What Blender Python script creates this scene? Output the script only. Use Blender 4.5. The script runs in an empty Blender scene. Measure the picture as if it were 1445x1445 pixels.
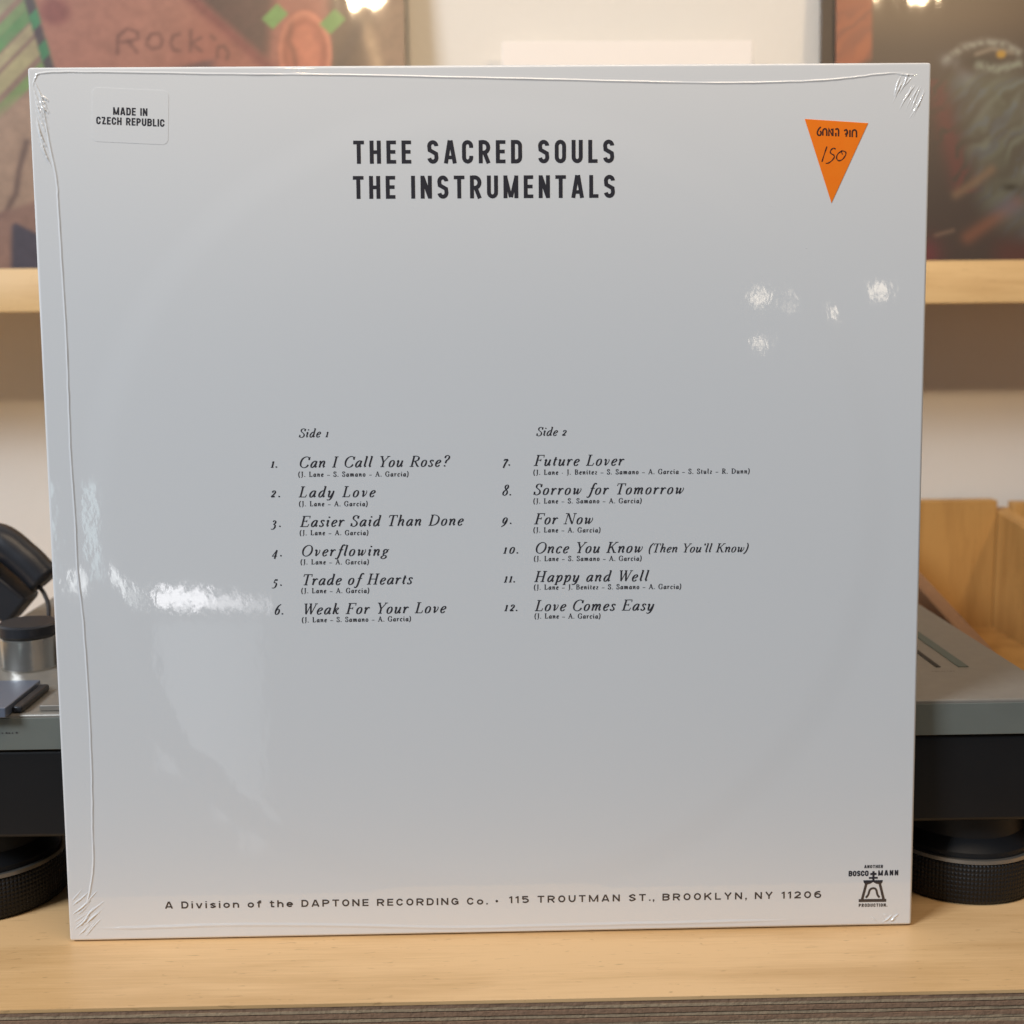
import bpy, bmesh, math, random
import numpy as np
from mathutils import Vector, Matrix, noise

# ------------------------------------------------------------------ camera, world, lamps, exposure
scene = bpy.context.scene
C = scene.collection
random.seed(7)
LEAN = math.radians(2.5)

cam_d = bpy.data.cameras.new("camera")
cam = bpy.data.objects.new("camera", cam_d)
C.objects.link(cam)
cam_d.sensor_width = 36.0
cam_d.lens = 36.0 * 1760.0 / 1445.0
cam_d.clip_start = 0.02
cam_d.clip_end = 50.0
R_ = Vector((0.999722, -0.021520, -0.009595))
U_ = Vector((0.012623, 0.145269, 0.989312))
F_ = Vector((0.019896, 0.989158, -0.145500))
cam.matrix_world = Matrix(((R_.x, U_.x, -F_.x, -0.000391),
                           (R_.y, U_.y, -F_.y, -0.438687),
                           (R_.z, U_.z, -F_.z, 0.224165),
                           (0, 0, 0, 1)))
cam_d.dof.use_dof = True
cam_d.dof.focus_distance = 0.452
cam_d.dof.aperture_fstop = 12.0
scene.camera = cam

world = bpy.data.worlds.new("World")
scene.world = world
world.use_nodes = True
bg = world.node_tree.nodes["Background"]
bg.inputs[0].default_value = (0.92, 0.96, 1.0, 1)
bg.inputs[1].default_value = 0.105
scene.view_settings.view_transform = 'Standard'
scene.view_settings.look = 'None'
scene.view_settings.exposure = 0.0
scene.view_settings.gamma = 1.0

def lamp(name, kind, loc, target, power, color, **kw):
    d = bpy.data.lights.new(name, kind)
    d.energy = power
    d.color = color
    for k, v in kw.items():
        setattr(d, k, v)
    o = bpy.data.objects.new(name, d)
    C.objects.link(o)
    o.location = loc
    if target is not None:
        o.rotation_euler = (Vector(target) - Vector(loc)).to_track_quat('-Z', 'Y').to_euler()
    return o

WARM = (1.0, 0.74, 0.46)
# shop window far to the left behind the photographer
lamp("window_light", 'AREA', (-2.15, -1.55, 2.0), (0, 0, 0.12), 94.0, (0.80, 0.89, 1.0), shape='RECTANGLE', size=0.9, size_y=0.7)
# broad ceiling light of the shop
lamp("ceiling_light", 'AREA', (0.25, -0.55, 1.9), (0, 0.0, 0.0), 11.0, (1.0, 0.78, 0.55), shape='RECTANGLE', size=1.2, size_y=0.5)
# track spots over the wall display
lamp("track_spot", 'SPOT', (-0.214, -1.0, 1.07), (-0.02, 0.46, 0.53), 27.5, WARM, spot_size=math.radians(42), spot_blend=0.8, shadow_soft_size=0.028)
lamp("track_spot", 'SPOT', (0.80, -1.0, 1.10), (0.27, 0.46, 0.49), 27.5, WARM, spot_size=math.radians(42), spot_blend=0.8, shadow_soft_size=0.045)
# small shop bulbs and the low window slots that mirror in the shrink film
for p_, w_, r_ in (((0.654, -2.5, 0.511), 0.055, 0.016), ((0.932, -2.5, 0.525), 0.085, 0.020), ((0.738, -2.5, 0.53), 0.016, 0.012), ((0.72, -2.5, 0.49), 0.010, 0.010), ((0.654, -2.5, 0.399), 0.026, 0.010)):
    lamp("shop_bulb", 'POINT', p_, None, w_, (1.0, 0.86, 0.68), shadow_soft_size=r_)
def slot(x0, x1, z0, z1, rad, col):
    w, h = x1 - x0, z1 - z0
    lamp("window_slot", 'AREA', ((x0 + x1) / 2, -2.5, (z0 + z1) / 2), ((x0 + x1) / 2, 0, (z0 + z1) / 2),
         rad * math.pi * w * h, col, shape='RECTANGLE', size=w, size_y=h)
slot(-0.985, -0.915, -0.165, -0.120, 4.6, (0.97, 1.0, 1.0))
slot(-0.915, -0.860, -0.185, -0.145, 4.6, (0.97, 1.0, 1.0))
slot(-0.845, -0.825, -0.205, -0.160, 2.6, (0.97, 1.0, 1.0))
slot(-0.79, -0.66, -0.205, -0.165, 6.5, (1.0, 0.98, 1.0))
slot(-0.66, -0.58, -0.212, -0.178, 3.6, (1.0, 0.98, 1.0))
slot(-0.58, -0.52, -0.216, -0.186, 1.6, (1.0, 0.98, 1.0))
slot(-0.79, -0.66, -0.60, -0.24, 0.50, (0.85, 0.93, 1.0))
slot(-0.66, -0.60, -0.72, -0.24, 0.44, (0.85, 0.93, 1.0))
slot(-0.60, -0.54, -0.80, -0.24, 0.34, (0.85, 0.93, 1.0))
slot(-1.16, -1.03, -0.16, 0.10, 2.0, (0.72, 0.95, 1.0))

# ------------------------------------------------------------------ helpers
def new_obj(name, me, mat=None, parent=None):
    o = bpy.data.objects.new(name, me)
    C.objects.link(o)
    if mat is not None:
        me.materials.append(mat)
    if parent is not None:
        o.parent = parent
    return o

def empty(name, loc, rot=(0, 0, 0)):
    o = bpy.data.objects.new(name, None)
    C.objects.link(o)
    o.location = loc
    o.rotation_euler = rot
    o.empty_display_size = 0.02
    return o

def tag(o, label=None, cat=None, group=None, kind=None):
    if label: o["label"] = label
    if cat: o["category"] = cat
    if group: o["group"] = group
    if kind: o["kind"] = kind
    return o

def mesh_of(name, verts, faces, smooth=False):
    me = bpy.data.meshes.new(name)
    me.from_pydata([tuple(v) for v in verts], [], faces)
    me.update()
    if smooth:
        for p in me.polygons: p.use_smooth = True
    return me

def box(name, x0, x1, y0, y1, z0, z1, mat, parent=None, bevel=0.0, seg=2, smooth=True):
    bm = bmesh.new()
    bmesh.ops.create_cube(bm, size=1.0)
    for v in bm.verts:
        v.co = Vector(((x0 + x1) / 2 + v.co.x * (x1 - x0), (y0 + y1) / 2 + v.co.y * (y1 - y0), (z0 + z1) / 2 + v.co.z * (z1 - z0)))
    if bevel > 0:
        bmesh.ops.bevel(bm, geom=list(bm.edges), offset=bevel, segments=seg, profile=0.5, affect='EDGES')
    me = bpy.data.meshes.new(name)
    bm.to_mesh(me); bm.free()
    if bevel > 0 and smooth:
        for p in me.polygons: p.use_smooth = True
        # keep the six large faces optically flat: their corner normals are the face's own
        nv = [tuple(v.normal) for v in me.vertices]
        for p in sorted(me.polygons, key=lambda q: -q.area)[:6]:
            for vi in p.vertices: nv[vi] = tuple(p.normal)
        me.normals_split_custom_set_from_vertices(nv)
    return new_obj(name, me, mat, parent)

def lathe(name, prof, loc, mat, parent=None, seg=64, sharp=30):
    verts, faces = [], []
    n = len(prof)
    for k in range(seg):
        a = 2 * math.pi * k / seg
        for r, z in prof:
            verts.append((loc[0] + r * math.cos(a), loc[1] + r * math.sin(a), loc[2] + z))
    for k in range(seg):
        k2 = (k + 1) % seg
        for i in range(n - 1):
            faces.append((k * n + i, k2 * n + i, k2 * n + i + 1, k * n + i + 1))
    bm = bmesh.new()
    vs = [bm.verts.new(v) for v in verts]
    for f in faces:
        try: bm.faces.new([vs[i] for i in f])
        except Exception: pass
    bmesh.ops.remove_doubles(bm, verts=bm.verts, dist=1e-7)
    bmesh.ops.recalc_face_normals(bm, faces=bm.faces)
    me = bpy.data.meshes.new(name)
    bm.to_mesh(me); bm.free()
    for p in me.polygons: p.use_smooth = True
    me.set_sharp_from_angle(angle=math.radians(sharp))
    return new_obj(name, me, mat, parent)

def tube(name, pts, rad, mat, parent=None, seg=14, flat=1.0):
    pts = [Vector(p) for p in pts]
    dense = catmull([tuple(p) for p in pts], 8)
    dense = [Vector(p) for p in dense]
    verts, faces = [], []
    up = Vector((0, 1, 0))
    for i, p in enumerate(dense):
        d = (dense[min(i + 1, len(dense) - 1)] - dense[max(i - 1, 0)]).normalized()
        a = d.cross(up).normalized()
        b = a.cross(d).normalized()
        t = i / (len(dense) - 1)
        r = rad if not callable(rad) else rad(t)
        for k in range(seg):
            an = 2 * math.pi * k / seg
            verts.append(p + a * r * math.cos(an) + b * r * flat * math.sin(an))
    n = len(dense)
    for i in range(n - 1):
        for k in range(seg):
            k2 = (k + 1) % seg
            faces.append((i * seg + k, i * seg + k2, (i + 1) * seg + k2, (i + 1) * seg + k))
    faces.append(tuple(range(seg))[::-1])
    faces.append(tuple((n - 1) * seg + k for k in range(seg)))
    return new_obj(name, mesh_of(name, verts, faces, True), mat, parent)

def catmull(pts, k=6, closed=False):
    P = [np.array(p, float) for p in pts]
    n = len(P)
    if n < 3 and not closed:
        return [tuple(P[0] + (P[-1] - P[0]) * t / k) for t in range(k + 1)]
    out = []
    rng = range(n) if closed else range(n - 1)
    for i in rng:
        p1, p2 = P[i], P[(i + 1) % n]
        p0 = P[(i - 1) % n] if (closed or i > 0) else 2 * p1 - p2
        p3 = P[(i + 2) % n] if (closed or i + 2 < n) else 2 * p2 - p1
        for j in range(k):
            t = j / k
            out.append(tuple(0.5 * ((2 * p1) + (-p0 + p2) * t + (2 * p0 - 5 * p1 + 4 * p2 - p3) * t * t + (-p0 + 3 * p1 - 3 * p2 + p3) * t ** 3)))
    if not closed:
        out.append(tuple(P[-1]))
    return out

# ---- node helpers
def mat_new(name):
    m = bpy.data.materials.new(name)
    m.use_nodes = True
    nt = m.node_tree
    b = nt.nodes["Principled BSDF"]
    return m, nt, b

def N(nt, typ, **kw):
    n = nt.nodes.new(typ)
    for k, v in kw.items():
        if k.startswith("in_"):
            n.inputs[k[3:].replace("_", " ")].default_value = v
        else:
            setattr(n, k, v)
    return n

def plain(name, col, rough=0.5, metal=0.0, noise_amt=0.08, noise_scale=60.0, bump=0.0, bump_scale=400.0, coat=0.0, spec=0.5):
    m, nt, b = mat_new(name)
    tc = N(nt, 'ShaderNodeTexCoord')
    nz = N(nt, 'ShaderNodeTexNoise'); nz.inputs['Scale'].default_value = noise_scale; nz.inputs['Detail'].default_value = 4
    nt.links.new(tc.outputs['Object'], nz.inputs['Vector'])
    mr = N(nt, 'ShaderNodeMapRange')
    mr.inputs['To Min'].default_value = 1 - noise_amt; mr.inputs['To Max'].default_value = 1 + noise_amt
    nt.links.new(nz.outputs['Fac'], mr.inputs['Value'])
    mx = N(nt, 'ShaderNodeVectorMath', operation='SCALE')
    mx.inputs[0].default_value = col[:3]
    nt.links.new(mr.outputs[0], mx.inputs['Scale'])
    nt.links.new(mx.outputs[0], b.inputs['Base Color'])
    b.inputs['Roughness'].default_value = rough
    b.inputs['Metallic'].default_value = metal
    b.inputs['Specular IOR Level'].default_value = spec
    if coat:
        b.inputs['Coat Weight'].default_value = coat
        b.inputs['Coat Roughness'].default_value = 0.05
    if bump:
        n2 = N(nt, 'ShaderNodeTexNoise'); n2.inputs['Scale'].default_value = bump_scale; n2.inputs['Detail'].default_value = 3
        nt.links.new(tc.outputs['Object'], n2.inputs['Vector'])
        bp = N(nt, 'ShaderNodeBump'); bp.inputs['Strength'].default_value = 0.6; bp.inputs['Distance'].default_value = bump
        nt.links.new(n2.outputs['Fac'], bp.inputs['Height'])
        nt.links.new(bp.outputs[0], b.inputs['Normal'])
    return m

def film_bump(nt, b):
    """slack of the shrink film: broad waves, long ripples and fine crinkle, on the clear coat only"""
    tc = N(nt, 'ShaderNodeTexCoord')
    def nz(scale, detail, sx=1, sz=1, rot=0.0):
        mp = N(nt, 'ShaderNodeMapping')
        mp.inputs['Scale'].default_value = (sx, 1, sz)
        mp.inputs['Rotation'].default_value = (0, rot, 0)
        nt.links.new(tc.outputs['Object'], mp.inputs['Vector'])
        n = N(nt, 'ShaderNodeTexNoise'); n.inputs['Scale'].default_value = scale; n.inputs['Detail'].default_value = detail
        nt.links.new(mp.outputs[0], n.inputs['Vector'])
        return n
    b1 = N(nt, 'ShaderNodeBump'); b1.inputs['Strength'].default_value = 1.0; b1.inputs['Distance'].default_value = 0.00010
    nt.links.new(nz(16, 2).outputs['Fac'], b1.inputs['Height'])
    b2 = N(nt, 'ShaderNodeBump'); b2.inputs['Strength'].default_value = 1.0; b2.inputs['Distance'].default_value = 0.000019
    nt.links.new(nz(300, 2, 1.0, 0.5, 0.5).outputs['Fac'], b2.inputs['Height'])
    nt.links.new(b1.outputs[0], b2.inputs['Normal'])
    # the disc inside presses a faint round edge into the board
    sp = N(nt, 'ShaderNodeVectorMath', operation='DISTANCE'); sp.inputs[1].default_value = (0.0, 0.0, 0.1575)
    nt.links.new(tc.outputs['Object'], sp.inputs[0])
    rg = N(nt, 'ShaderNodeMapRange', interpolation_type='SMOOTHSTEP')
    rg.inputs['From Min'].default_value = 0.134; rg.inputs['From Max'].default_value = 0.148
    rg.inputs['To Min'].default_value = 1.0; rg.inputs['To Max'].default_value = 0.0
    nt.links.new(sp.outputs['Value'], rg.inputs['Value'])
    b0 = N(nt, 'ShaderNodeBump'); b0.inputs['Strength'].default_value = 1.0; b0.inputs['Distance'].default_value = 0.00018
    nt.links.new(rg.outputs[0], b0.inputs['Height'])
    nt.links.new(b0.outputs[0], b1.inputs['Normal'])
    nt.links.new(b0.outputs[0], b.inputs['Normal'])
    b.inputs['Coat Weight'].default_value = 1.0
    b.inputs['Coat IOR'].default_value = 1.75
    b.inputs['Coat Roughness'].default_value = 0.035
    nt.links.new(b2.outputs[0], b.inputs['Coat Normal'])
    return tc

def film_mat(name, col, rough=0.55):
    m, nt, b = mat_new(name)
    tc = film_bump(nt, b)
    b.inputs['Roughness'].default_value = rough
    b.inputs['Specular IOR Level'].default_value = 0.2
    nz = N(nt, 'ShaderNodeTexNoise'); nz.inputs['Scale'].default_value = 6.0; nz.inputs['Detail'].default_value = 5
    nt.links.new(tc.outputs['Object'], nz.inputs['Vector'])
    mr = N(nt, 'ShaderNodeMapRange'); mr.inputs['To Min'].default_value = 0.975; mr.inputs['To Max'].default_value = 1.02
    nt.links.new(nz.outputs['Fac'], mr.inputs['Value'])
    mx = N(nt, 'ShaderNodeVectorMath', operation='SCALE'); mx.inputs[0].default_value = col
    nt.links.new(mr.outputs[0], mx.inputs['Scale'])
    nt.links.new(mx.outputs[0], b.inputs['Base Color'])
    return m

def wood_mat(name, light, dark, scale=1.0, axis='X', rough=0.42, flecks=True):
    m, nt, b = mat_new(name)
    tc = N(nt, 'ShaderNodeTexCoord')
    def stretched(s, detail, st):
        mp = N(nt, 'ShaderNodeMapping')
        v = [st, st, st]; v['XYZ'.index(axis)] = 1.0
        mp.inputs['Scale'].default_value = v
        nt.links.new(tc.outputs['Object'], mp.inputs['Vector'])
        n = N(nt, 'ShaderNodeTexNoise'); n.inputs['Scale'].default_value = s; n.inputs['Detail'].default_value = detail
        n.inputs['Distortion'].default_value = 0.6
        nt.links.new(mp.outputs[0], n.inputs['Vector'])
        return n
    g1 = stretched(5 * scale, 4, 9); g2 = stretched(42 * scale, 5, 22); g3 = stretched(9 * scale, 3, 2.5)
    ad = N(nt, 'ShaderNodeMath', operation='MULTIPLY_ADD'); ad.inputs[1].default_value = 0.35
    nt.links.new(g2.outputs['Fac'], ad.inputs[0]); nt.links.new(g1.outputs['Fac'], ad.inputs[2])
    ad2 = N(nt, 'ShaderNodeMath', operation='MULTIPLY_ADD'); ad2.inputs[1].default_value = 0.5
    nt.links.new(g3.outputs['Fac'], ad2.inputs[0]); nt.links.new(ad.outputs[0], ad2.inputs[2])
    cr = N(nt, 'ShaderNodeValToRGB')
    cr.color_ramp.elements[0].position = 0.68; cr.color_ramp.elements[0].color = (*dark, 1)
    cr.color_ramp.elements[1].position = 1.12; cr.color_ramp.elements[1].color = (*light, 1)
    nt.links.new(ad2.outputs[0], cr.inputs[0])
    out = cr.outputs[0]
    if flecks:
        fl = stretched(150 * scale, 2, 5)
        r2 = N(nt, 'ShaderNodeMapRange'); r2.inputs['From Min'].default_value = 0.66; r2.inputs['From Max'].default_value = 0.74
        r2.inputs['To Min'].default_value = 0.0; r2.inputs['To Max'].default_value = 0.4
        nt.links.new(fl.outputs['Fac'], r2.inputs['Value'])
        mi = N(nt, 'ShaderNodeMix', data_type='RGBA')
        nt.links.new(r2.outputs[0], mi.inputs['Factor'])
        nt.links.new(out, mi.inputs['A']); mi.inputs['B'].default_value = (dark[0] * .45, dark[1] * .4, dark[2] * .35, 1)
        out = mi.outputs['Result']
    nt.links.new(out, b.inputs['Base Color'])
    b.inputs['Roughness'].default_value = rough
    bp = N(nt, 'ShaderNodeBump'); bp.inputs['Strength'].default_value = 0.25; bp.inputs['Distance'].default_value = 0.0003
    nt.links.new(g2.outputs['Fac'], bp.inputs['Height'])
    nt.links.new(bp.outputs[0], b.inputs['Normal'])
    return m

# ------------------------------------------------------------------ materials
M_cover = film_mat("filmed_white_board", (0.80, 0.80, 0.795))
M_ink = film_mat("filmed_ink", (0.026, 0.024, 0.032), 0.5)
M_ink_grey = film_mat("filmed_ink_fine", (0.035, 0.033, 0.042), 0.5)
M_wood = wood_mat("plywood_face", (0.82, 0.525, 0.255), (0.64, 0.385, 0.165))
M_ledge = wood_mat("pine_ledge", (0.66, 0.45, 0.215), (0.50, 0.31, 0.13), rough=0.5)
M_crate = wood_mat("crate_plywood", (0.52, 0.285, 0.085), (0.34, 0.17, 0.045), axis='Z', rough=0.6)
M_crate_edge = wood_mat("crate_edge", (0.34, 0.18, 0.09), (0.22, 0.11, 0.055), axis='Y', rough=0.7)
M_ply_light = plain("ply_layer_light", (0.44, 0.32, 0.20), 0.85, noise_amt=0.28, noise_scale=500, bump=0.0006, bump_scale=900)
M_ply_dark = plain("ply_layer_dark", (0.09, 0.05, 0.035), 0.9, noise_amt=0.5, noise_scale=500, bump=0.0006, bump_scale=900)
M_ply_mid = plain("ply_layer_mid", (0.30, 0.18, 0.11), 0.9, noise_amt=0.28, noise_scale=500, bump=0.0006, bump_scale=900)
M_wall = plain("painted_wall", (0.74, 0.71, 0.66), 0.8, noise_amt=0.03, noise_scale=14, bump=0.0004, bump_scale=180)
M_white_card = plain("white_card", (0.82, 0.78, 0.75), 0.6, noise_amt=0.02)
M_grey_metal = plain("brushed_plinth_top", (0.29, 0.265, 0.23), 0.42, metal=0.35, noise_amt=0.1, noise_scale=180, bump=0.00005, bump_scale=1500)
M_band = plain("plinth_band_grey", (0.20, 0.215, 0.19), 0.5, metal=0.2, noise_amt=0.12, noise_scale=60)
M_black = plain("black_rubber_base", (0.010, 0.010, 0.011), 0.45, noise_amt=0.3, noise_scale=30, spec=0.35)
M_black_cap = plain("black_plastic", (0.02, 0.021, 0.026), 0.35, noise_amt=0.2)
M_steel = plain("polished_steel", (0.62, 0.60, 0.56), 0.27, metal=1.0, noise_amt=0.05)
M_ring = plain("satin_ring", (0.36, 0.33, 0.29), 0.35, metal=0.8)
M_button = plain("blue_grey_button", (0.20, 0.23, 0.30), 0.3, metal=0.4, noise_amt=0.05)
M_button_edge = plain("button_light_face", (0.50, 0.47, 0.41), 0.35, metal=0.5, noise_amt=0.05)
M_slot_teal = plain("slider_strip", (0.10, 0.125, 0.11), 0.5)
M_cable = plain("cable_rubber", (0.05, 0.045, 0.045), 0.5)
M_spine = plain("dark_record_spine", (0.075, 0.055, 0.04), 0.5, noise_amt=0.2, coat=0.4)

m, nt, b = mat_new("orange_price_sticker")
tc = N(nt, 'ShaderNodeTexCoord'); nz = N(nt, 'ShaderNodeTexNoise'); nz.inputs['Scale'].default_value = 300
nt.links.new(tc.outputs['Object'], nz.inputs['Vector'])
cr = N(nt, 'ShaderNodeValToRGB'); cr.color_ramp.elements[0].color = (1.0, 0.205, 0.006, 1); cr.color_ramp.elements[1].color = (1.0, 0.24, 0.010, 1)
nt.links.new(nz.outputs['Fac'], cr.inputs[0]); nt.links.new(cr.outputs[0], b.inputs['Base Color'])
b.inputs['Roughness'].default_value = 0.7; b.inputs['Specular IOR Level'].default_value = 0.25
M_orange = m
M_sticker_edge = plain("sticker_paper_edge", (0.80, 0.45, 0.33), 0.8)
M_sticker_ink = plain("sticker_ink", (0.06, 0.012, 0.004), 0.6)

# knurled rubber foot: rows of little pyramids as relief
m, nt, b = mat_new("knurled_foot_rubber")
b.inputs['Base Color'].default_value = (0.012, 0.011, 0.011, 1)
b.inputs['Roughness'].default_value = 0.5
b.inputs['Specular IOR Level'].default_value = 0.3
uvn = N(nt, 'ShaderNodeUVMap')
ck = N(nt, 'ShaderNodeSeparateXYZ'); nt.links.new(uvn.outputs[0], ck.inputs[0])
def sine(sock, k):
    a = N(nt, 'ShaderNodeMath', operation='MULTIPLY'); a.inputs[1].default_value = k
    nt.links.new(sock, a.inputs[0])
    s = N(nt, 'ShaderNodeMath', operation='SINE'); nt.links.new(a.outputs[0], s.inputs[0])
    s2 = N(nt, 'ShaderNodeMath', operation='ABSOLUTE'); nt.links.new(s.outputs[0], s2.inputs[0])
    return s2
pr = N(nt, 'ShaderNodeMath', operation='MULTIPLY')
nt.links.new(sine(ck.outputs['X'], math.pi * 128).outputs[0], pr.inputs[0]); nt.links.new(sine(ck.outputs['Y'], math.pi * 9).outputs[0], pr.inputs[1])
bp = N(nt, 'ShaderNodeBump'); bp.inputs['Distance'].default_value = 0.0004; bp.inputs['Strength'].default_value = 1.0
nt.links.new(pr.outputs[0], bp.inputs['Height']); nt.links.new(bp.outputs[0], b.inputs['Normal'])
M_knurl = m

def vcol_mat(name, rough=0.35, coat=0.6):
    m, nt, b = mat_new(name)
    a = N(nt, 'ShaderNodeVertexColor'); a.layer_name = "art"
    nt.links.new(a.outputs['Color'], b.inputs['Base Color'])
    b.inputs['Roughness'].default_value = rough
    b.inputs['Coat Weight'].default_value = coat
    b.inputs['Coat Roughness'].default_value = 0.035
    tc = N(nt, 'ShaderNodeTexCoord')
    n2 = N(nt, 'ShaderNodeTexNoise'); n2.inputs['Scale'].default_value = 16; n2.inputs['Detail'].default_value = 2
    mp = N(nt, 'ShaderNodeMapping'); mp.inputs['Scale'].default_value = (1.6, 1, 0.5); mp.inputs['Rotation'].default_value = (0, 0.35, 0)
    nt.links.new(tc.outputs['Object'], mp.inputs['Vector']); nt.links.new(mp.outputs[0], n2.inputs['Vector'])
    bp = N(nt, 'ShaderNodeBump'); bp.inputs['Distance'].default_value = 0.0006; bp.inputs['Strength'].default_value = 1.0
    nt.links.new(n2.outputs['Fac'], bp.inputs['Height']); nt.links.new(bp.outputs[0], b.inputs['Coat Normal'])
    return m
M_art = vcol_mat("printed_cover_under_film")

# ------------------------------------------------------------------ setting: wall
wall = box("wall", -1.6, 1.6, 0.46, 0.50, -0.6, 1.6, M_wall)
tag(wall, kind="structure")
counter = box("counter", -1.0, 1.0, 0.04, 0.455, -0.30, -0.026, plain("counter_carcass", (0.30, 0.22, 0.14), 0.7))
tag(counter, kind="structure")

# ------------------------------------------------------------------ plywood shelf under the record
shelf = empty("plywood_shelf", (0, 0, 0))
tag(shelf, "pale plywood shelf with rough layered front edge under the white record sleeve", "shelf")
box("top_veneer", -0.9, 0.9, -0.0462, 0.50 - 0.045, -0.0012, 0.0, M_wood, shelf)
random.seed(11)
z = -0.0012
seq = ['mid', 'light', 'dark', 'mid', 'dark', 'light', 'dark', 'mid', 'light', 'dark', 'light', 'mid', 'dark', 'light', 'dark', 'mid', 'light', 'dark', 'mid', 'dark', 'light', 'mid', 'dark', 'light']
for i, k in enumerate(seq):
    th = {'mid': 0.0015, 'light': 0.0009, 'dark': 0.00045}[k] * random.uniform(0.85, 1.15)
    nseg = 360
    verts, faces = [], []
    y_f = -0.0460 + (0.0006 if k == 'dark' else random.uniform(-0.0001, 0.0002))
    for j in range(nseg + 1):
        x = -0.5 + j / nseg
        yy = y_f + 0.00028 * noise.noise(Vector((x * 160, i * 7.3, 0))) + 0.0002 * noise.noise(Vector((x * 25, i * 3.1, 4)))
        dz = 0.00018 * noise.noise(Vector((x * 22, i * 5.0, 9)))
        verts += [(x, yy, z), (x, yy, z - th + dz * 0), (x, 0.04, z - th), (x, 0.04, z)]
    for j in range(nseg):
        a = j * 4; c = a + 4
        faces += [(a, c, c + 1, a + 1), (a, a + 3, c + 3, c), (a + 1, c + 1, c + 2, a + 2)]
    new_obj("ply_layer", mesh_of("ply_layer", verts, faces), {'light': M_ply_light, 'dark': M_ply_dark, 'mid': M_ply_mid}[k], shelf)
    z -= th + 0.00002

# ------------------------------------------------------------------ wall ledge
ledge = empty("display_ledge", (0, 0.40, 0.2375))
tag(ledge, "pale pine display ledge on the wall behind the turntable, holding the two picture covers", "ledge")
def rel(o, p):
    o.location = (-p.location.x, -p.location.y, -p.location.z)
rel(box("front_rail", -0.9, 0.9, 0.36, 0.376, 0.2372, 0.2642, M_ledge, ledge, bevel=0.0008), ledge)
rel(box("ledge_board", -0.9, 0.9, 0.3762, 0.4598, 0.2400, 0.2560, M_ledge, ledge), ledge)

# ------------------------------------------------------------------ colour grids for the covers on the ledge
def srgb(c):
    c = np.array(c, float) / 255.0
    return np.where(c <= 0.04045, c / 12.92, ((c + 0.055) / 1.055) ** 2.4)

def vnoise(u, v, seed=0):
    """cheap smooth value noise on numpy arrays"""
    def h(i, j):
        s = np.sin(i * 127.1 + j * 311.7 + seed * 74.7) * 43758.5453
        return s - np.floor(s)
    i, j = np.floor(u), np.floor(v)
    f, g = u - i, v - j
    f = f * f * (3 - 2 * f); g = g * g * (3 - 2 * g)
    return (h(i, j) * (1 - f) + h(i + 1, j) * f) * (1 - g) + (h(i, j + 1) * (1 - f) + h(i + 1, j + 1) * f) * g

def sstep(a, b_, x):
    t = np.clip((x - a) / (b_ - a), 0, 1)
    return t * t * (3 - 2 * t)

def seg_dist(X, Y, pts):
    d = np.full(X.shape, 1e9)
    for (x0, y0), (x1, y1) in zip(pts[:-1], pts[1:]):
        vx, vy = x1 - x0, y1 - y0
        L2 = vx * vx + vy * vy + 1e-9
        t = np.clip(((X - x0) * vx + (Y - y0) * vy) / L2, 0, 1)
        d = np.minimum(d, np.hypot(X - x0 - t * vx, Y - y0 - t * vy))
    return d

def paint(col, mask, c):
    mask = np.clip(mask, 0, 1)[..., None]
    return col * (1 - mask) + srgb(c) * mask

def art_grid(name, S, n, fn, mat, parent, y):
    """flat printed face: S metres square, n cells, fn(u mm from left, v mm up from the bottom) -> linear colours"""
    t = np.linspace(0, S, n + 1)
    X, Z = np.meshgrid(t, t)
    col = fn(X * 1000, Z * 1000)
    verts = np.column_stack([X.ravel(), np.full(X.size, y), Z.ravel()])
    idx = np.arange((n + 1) * (n + 1)).reshape(n + 1, n + 1)
    faces = np.column_stack([idx[:-1, :-1].ravel(), idx[:-1, 1:].ravel(), idx[1:, 1:].ravel(), idx[1:, :-1].ravel()])
    me = bpy.data.meshes.new(name)
    me.from_pydata(verts.tolist(), [], faces.tolist())
    a = me.color_attributes.new("art", 'FLOAT_COLOR', 'POINT')
    rgba = np.ones((X.size, 4), np.float32)
    rgba[:, :3] = np.clip(col.reshape(-1, 3), 0, 1)
    a.data.foreach_set("color", rgba.ravel())
    return new_obj(name, me, mat, parent)

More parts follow.
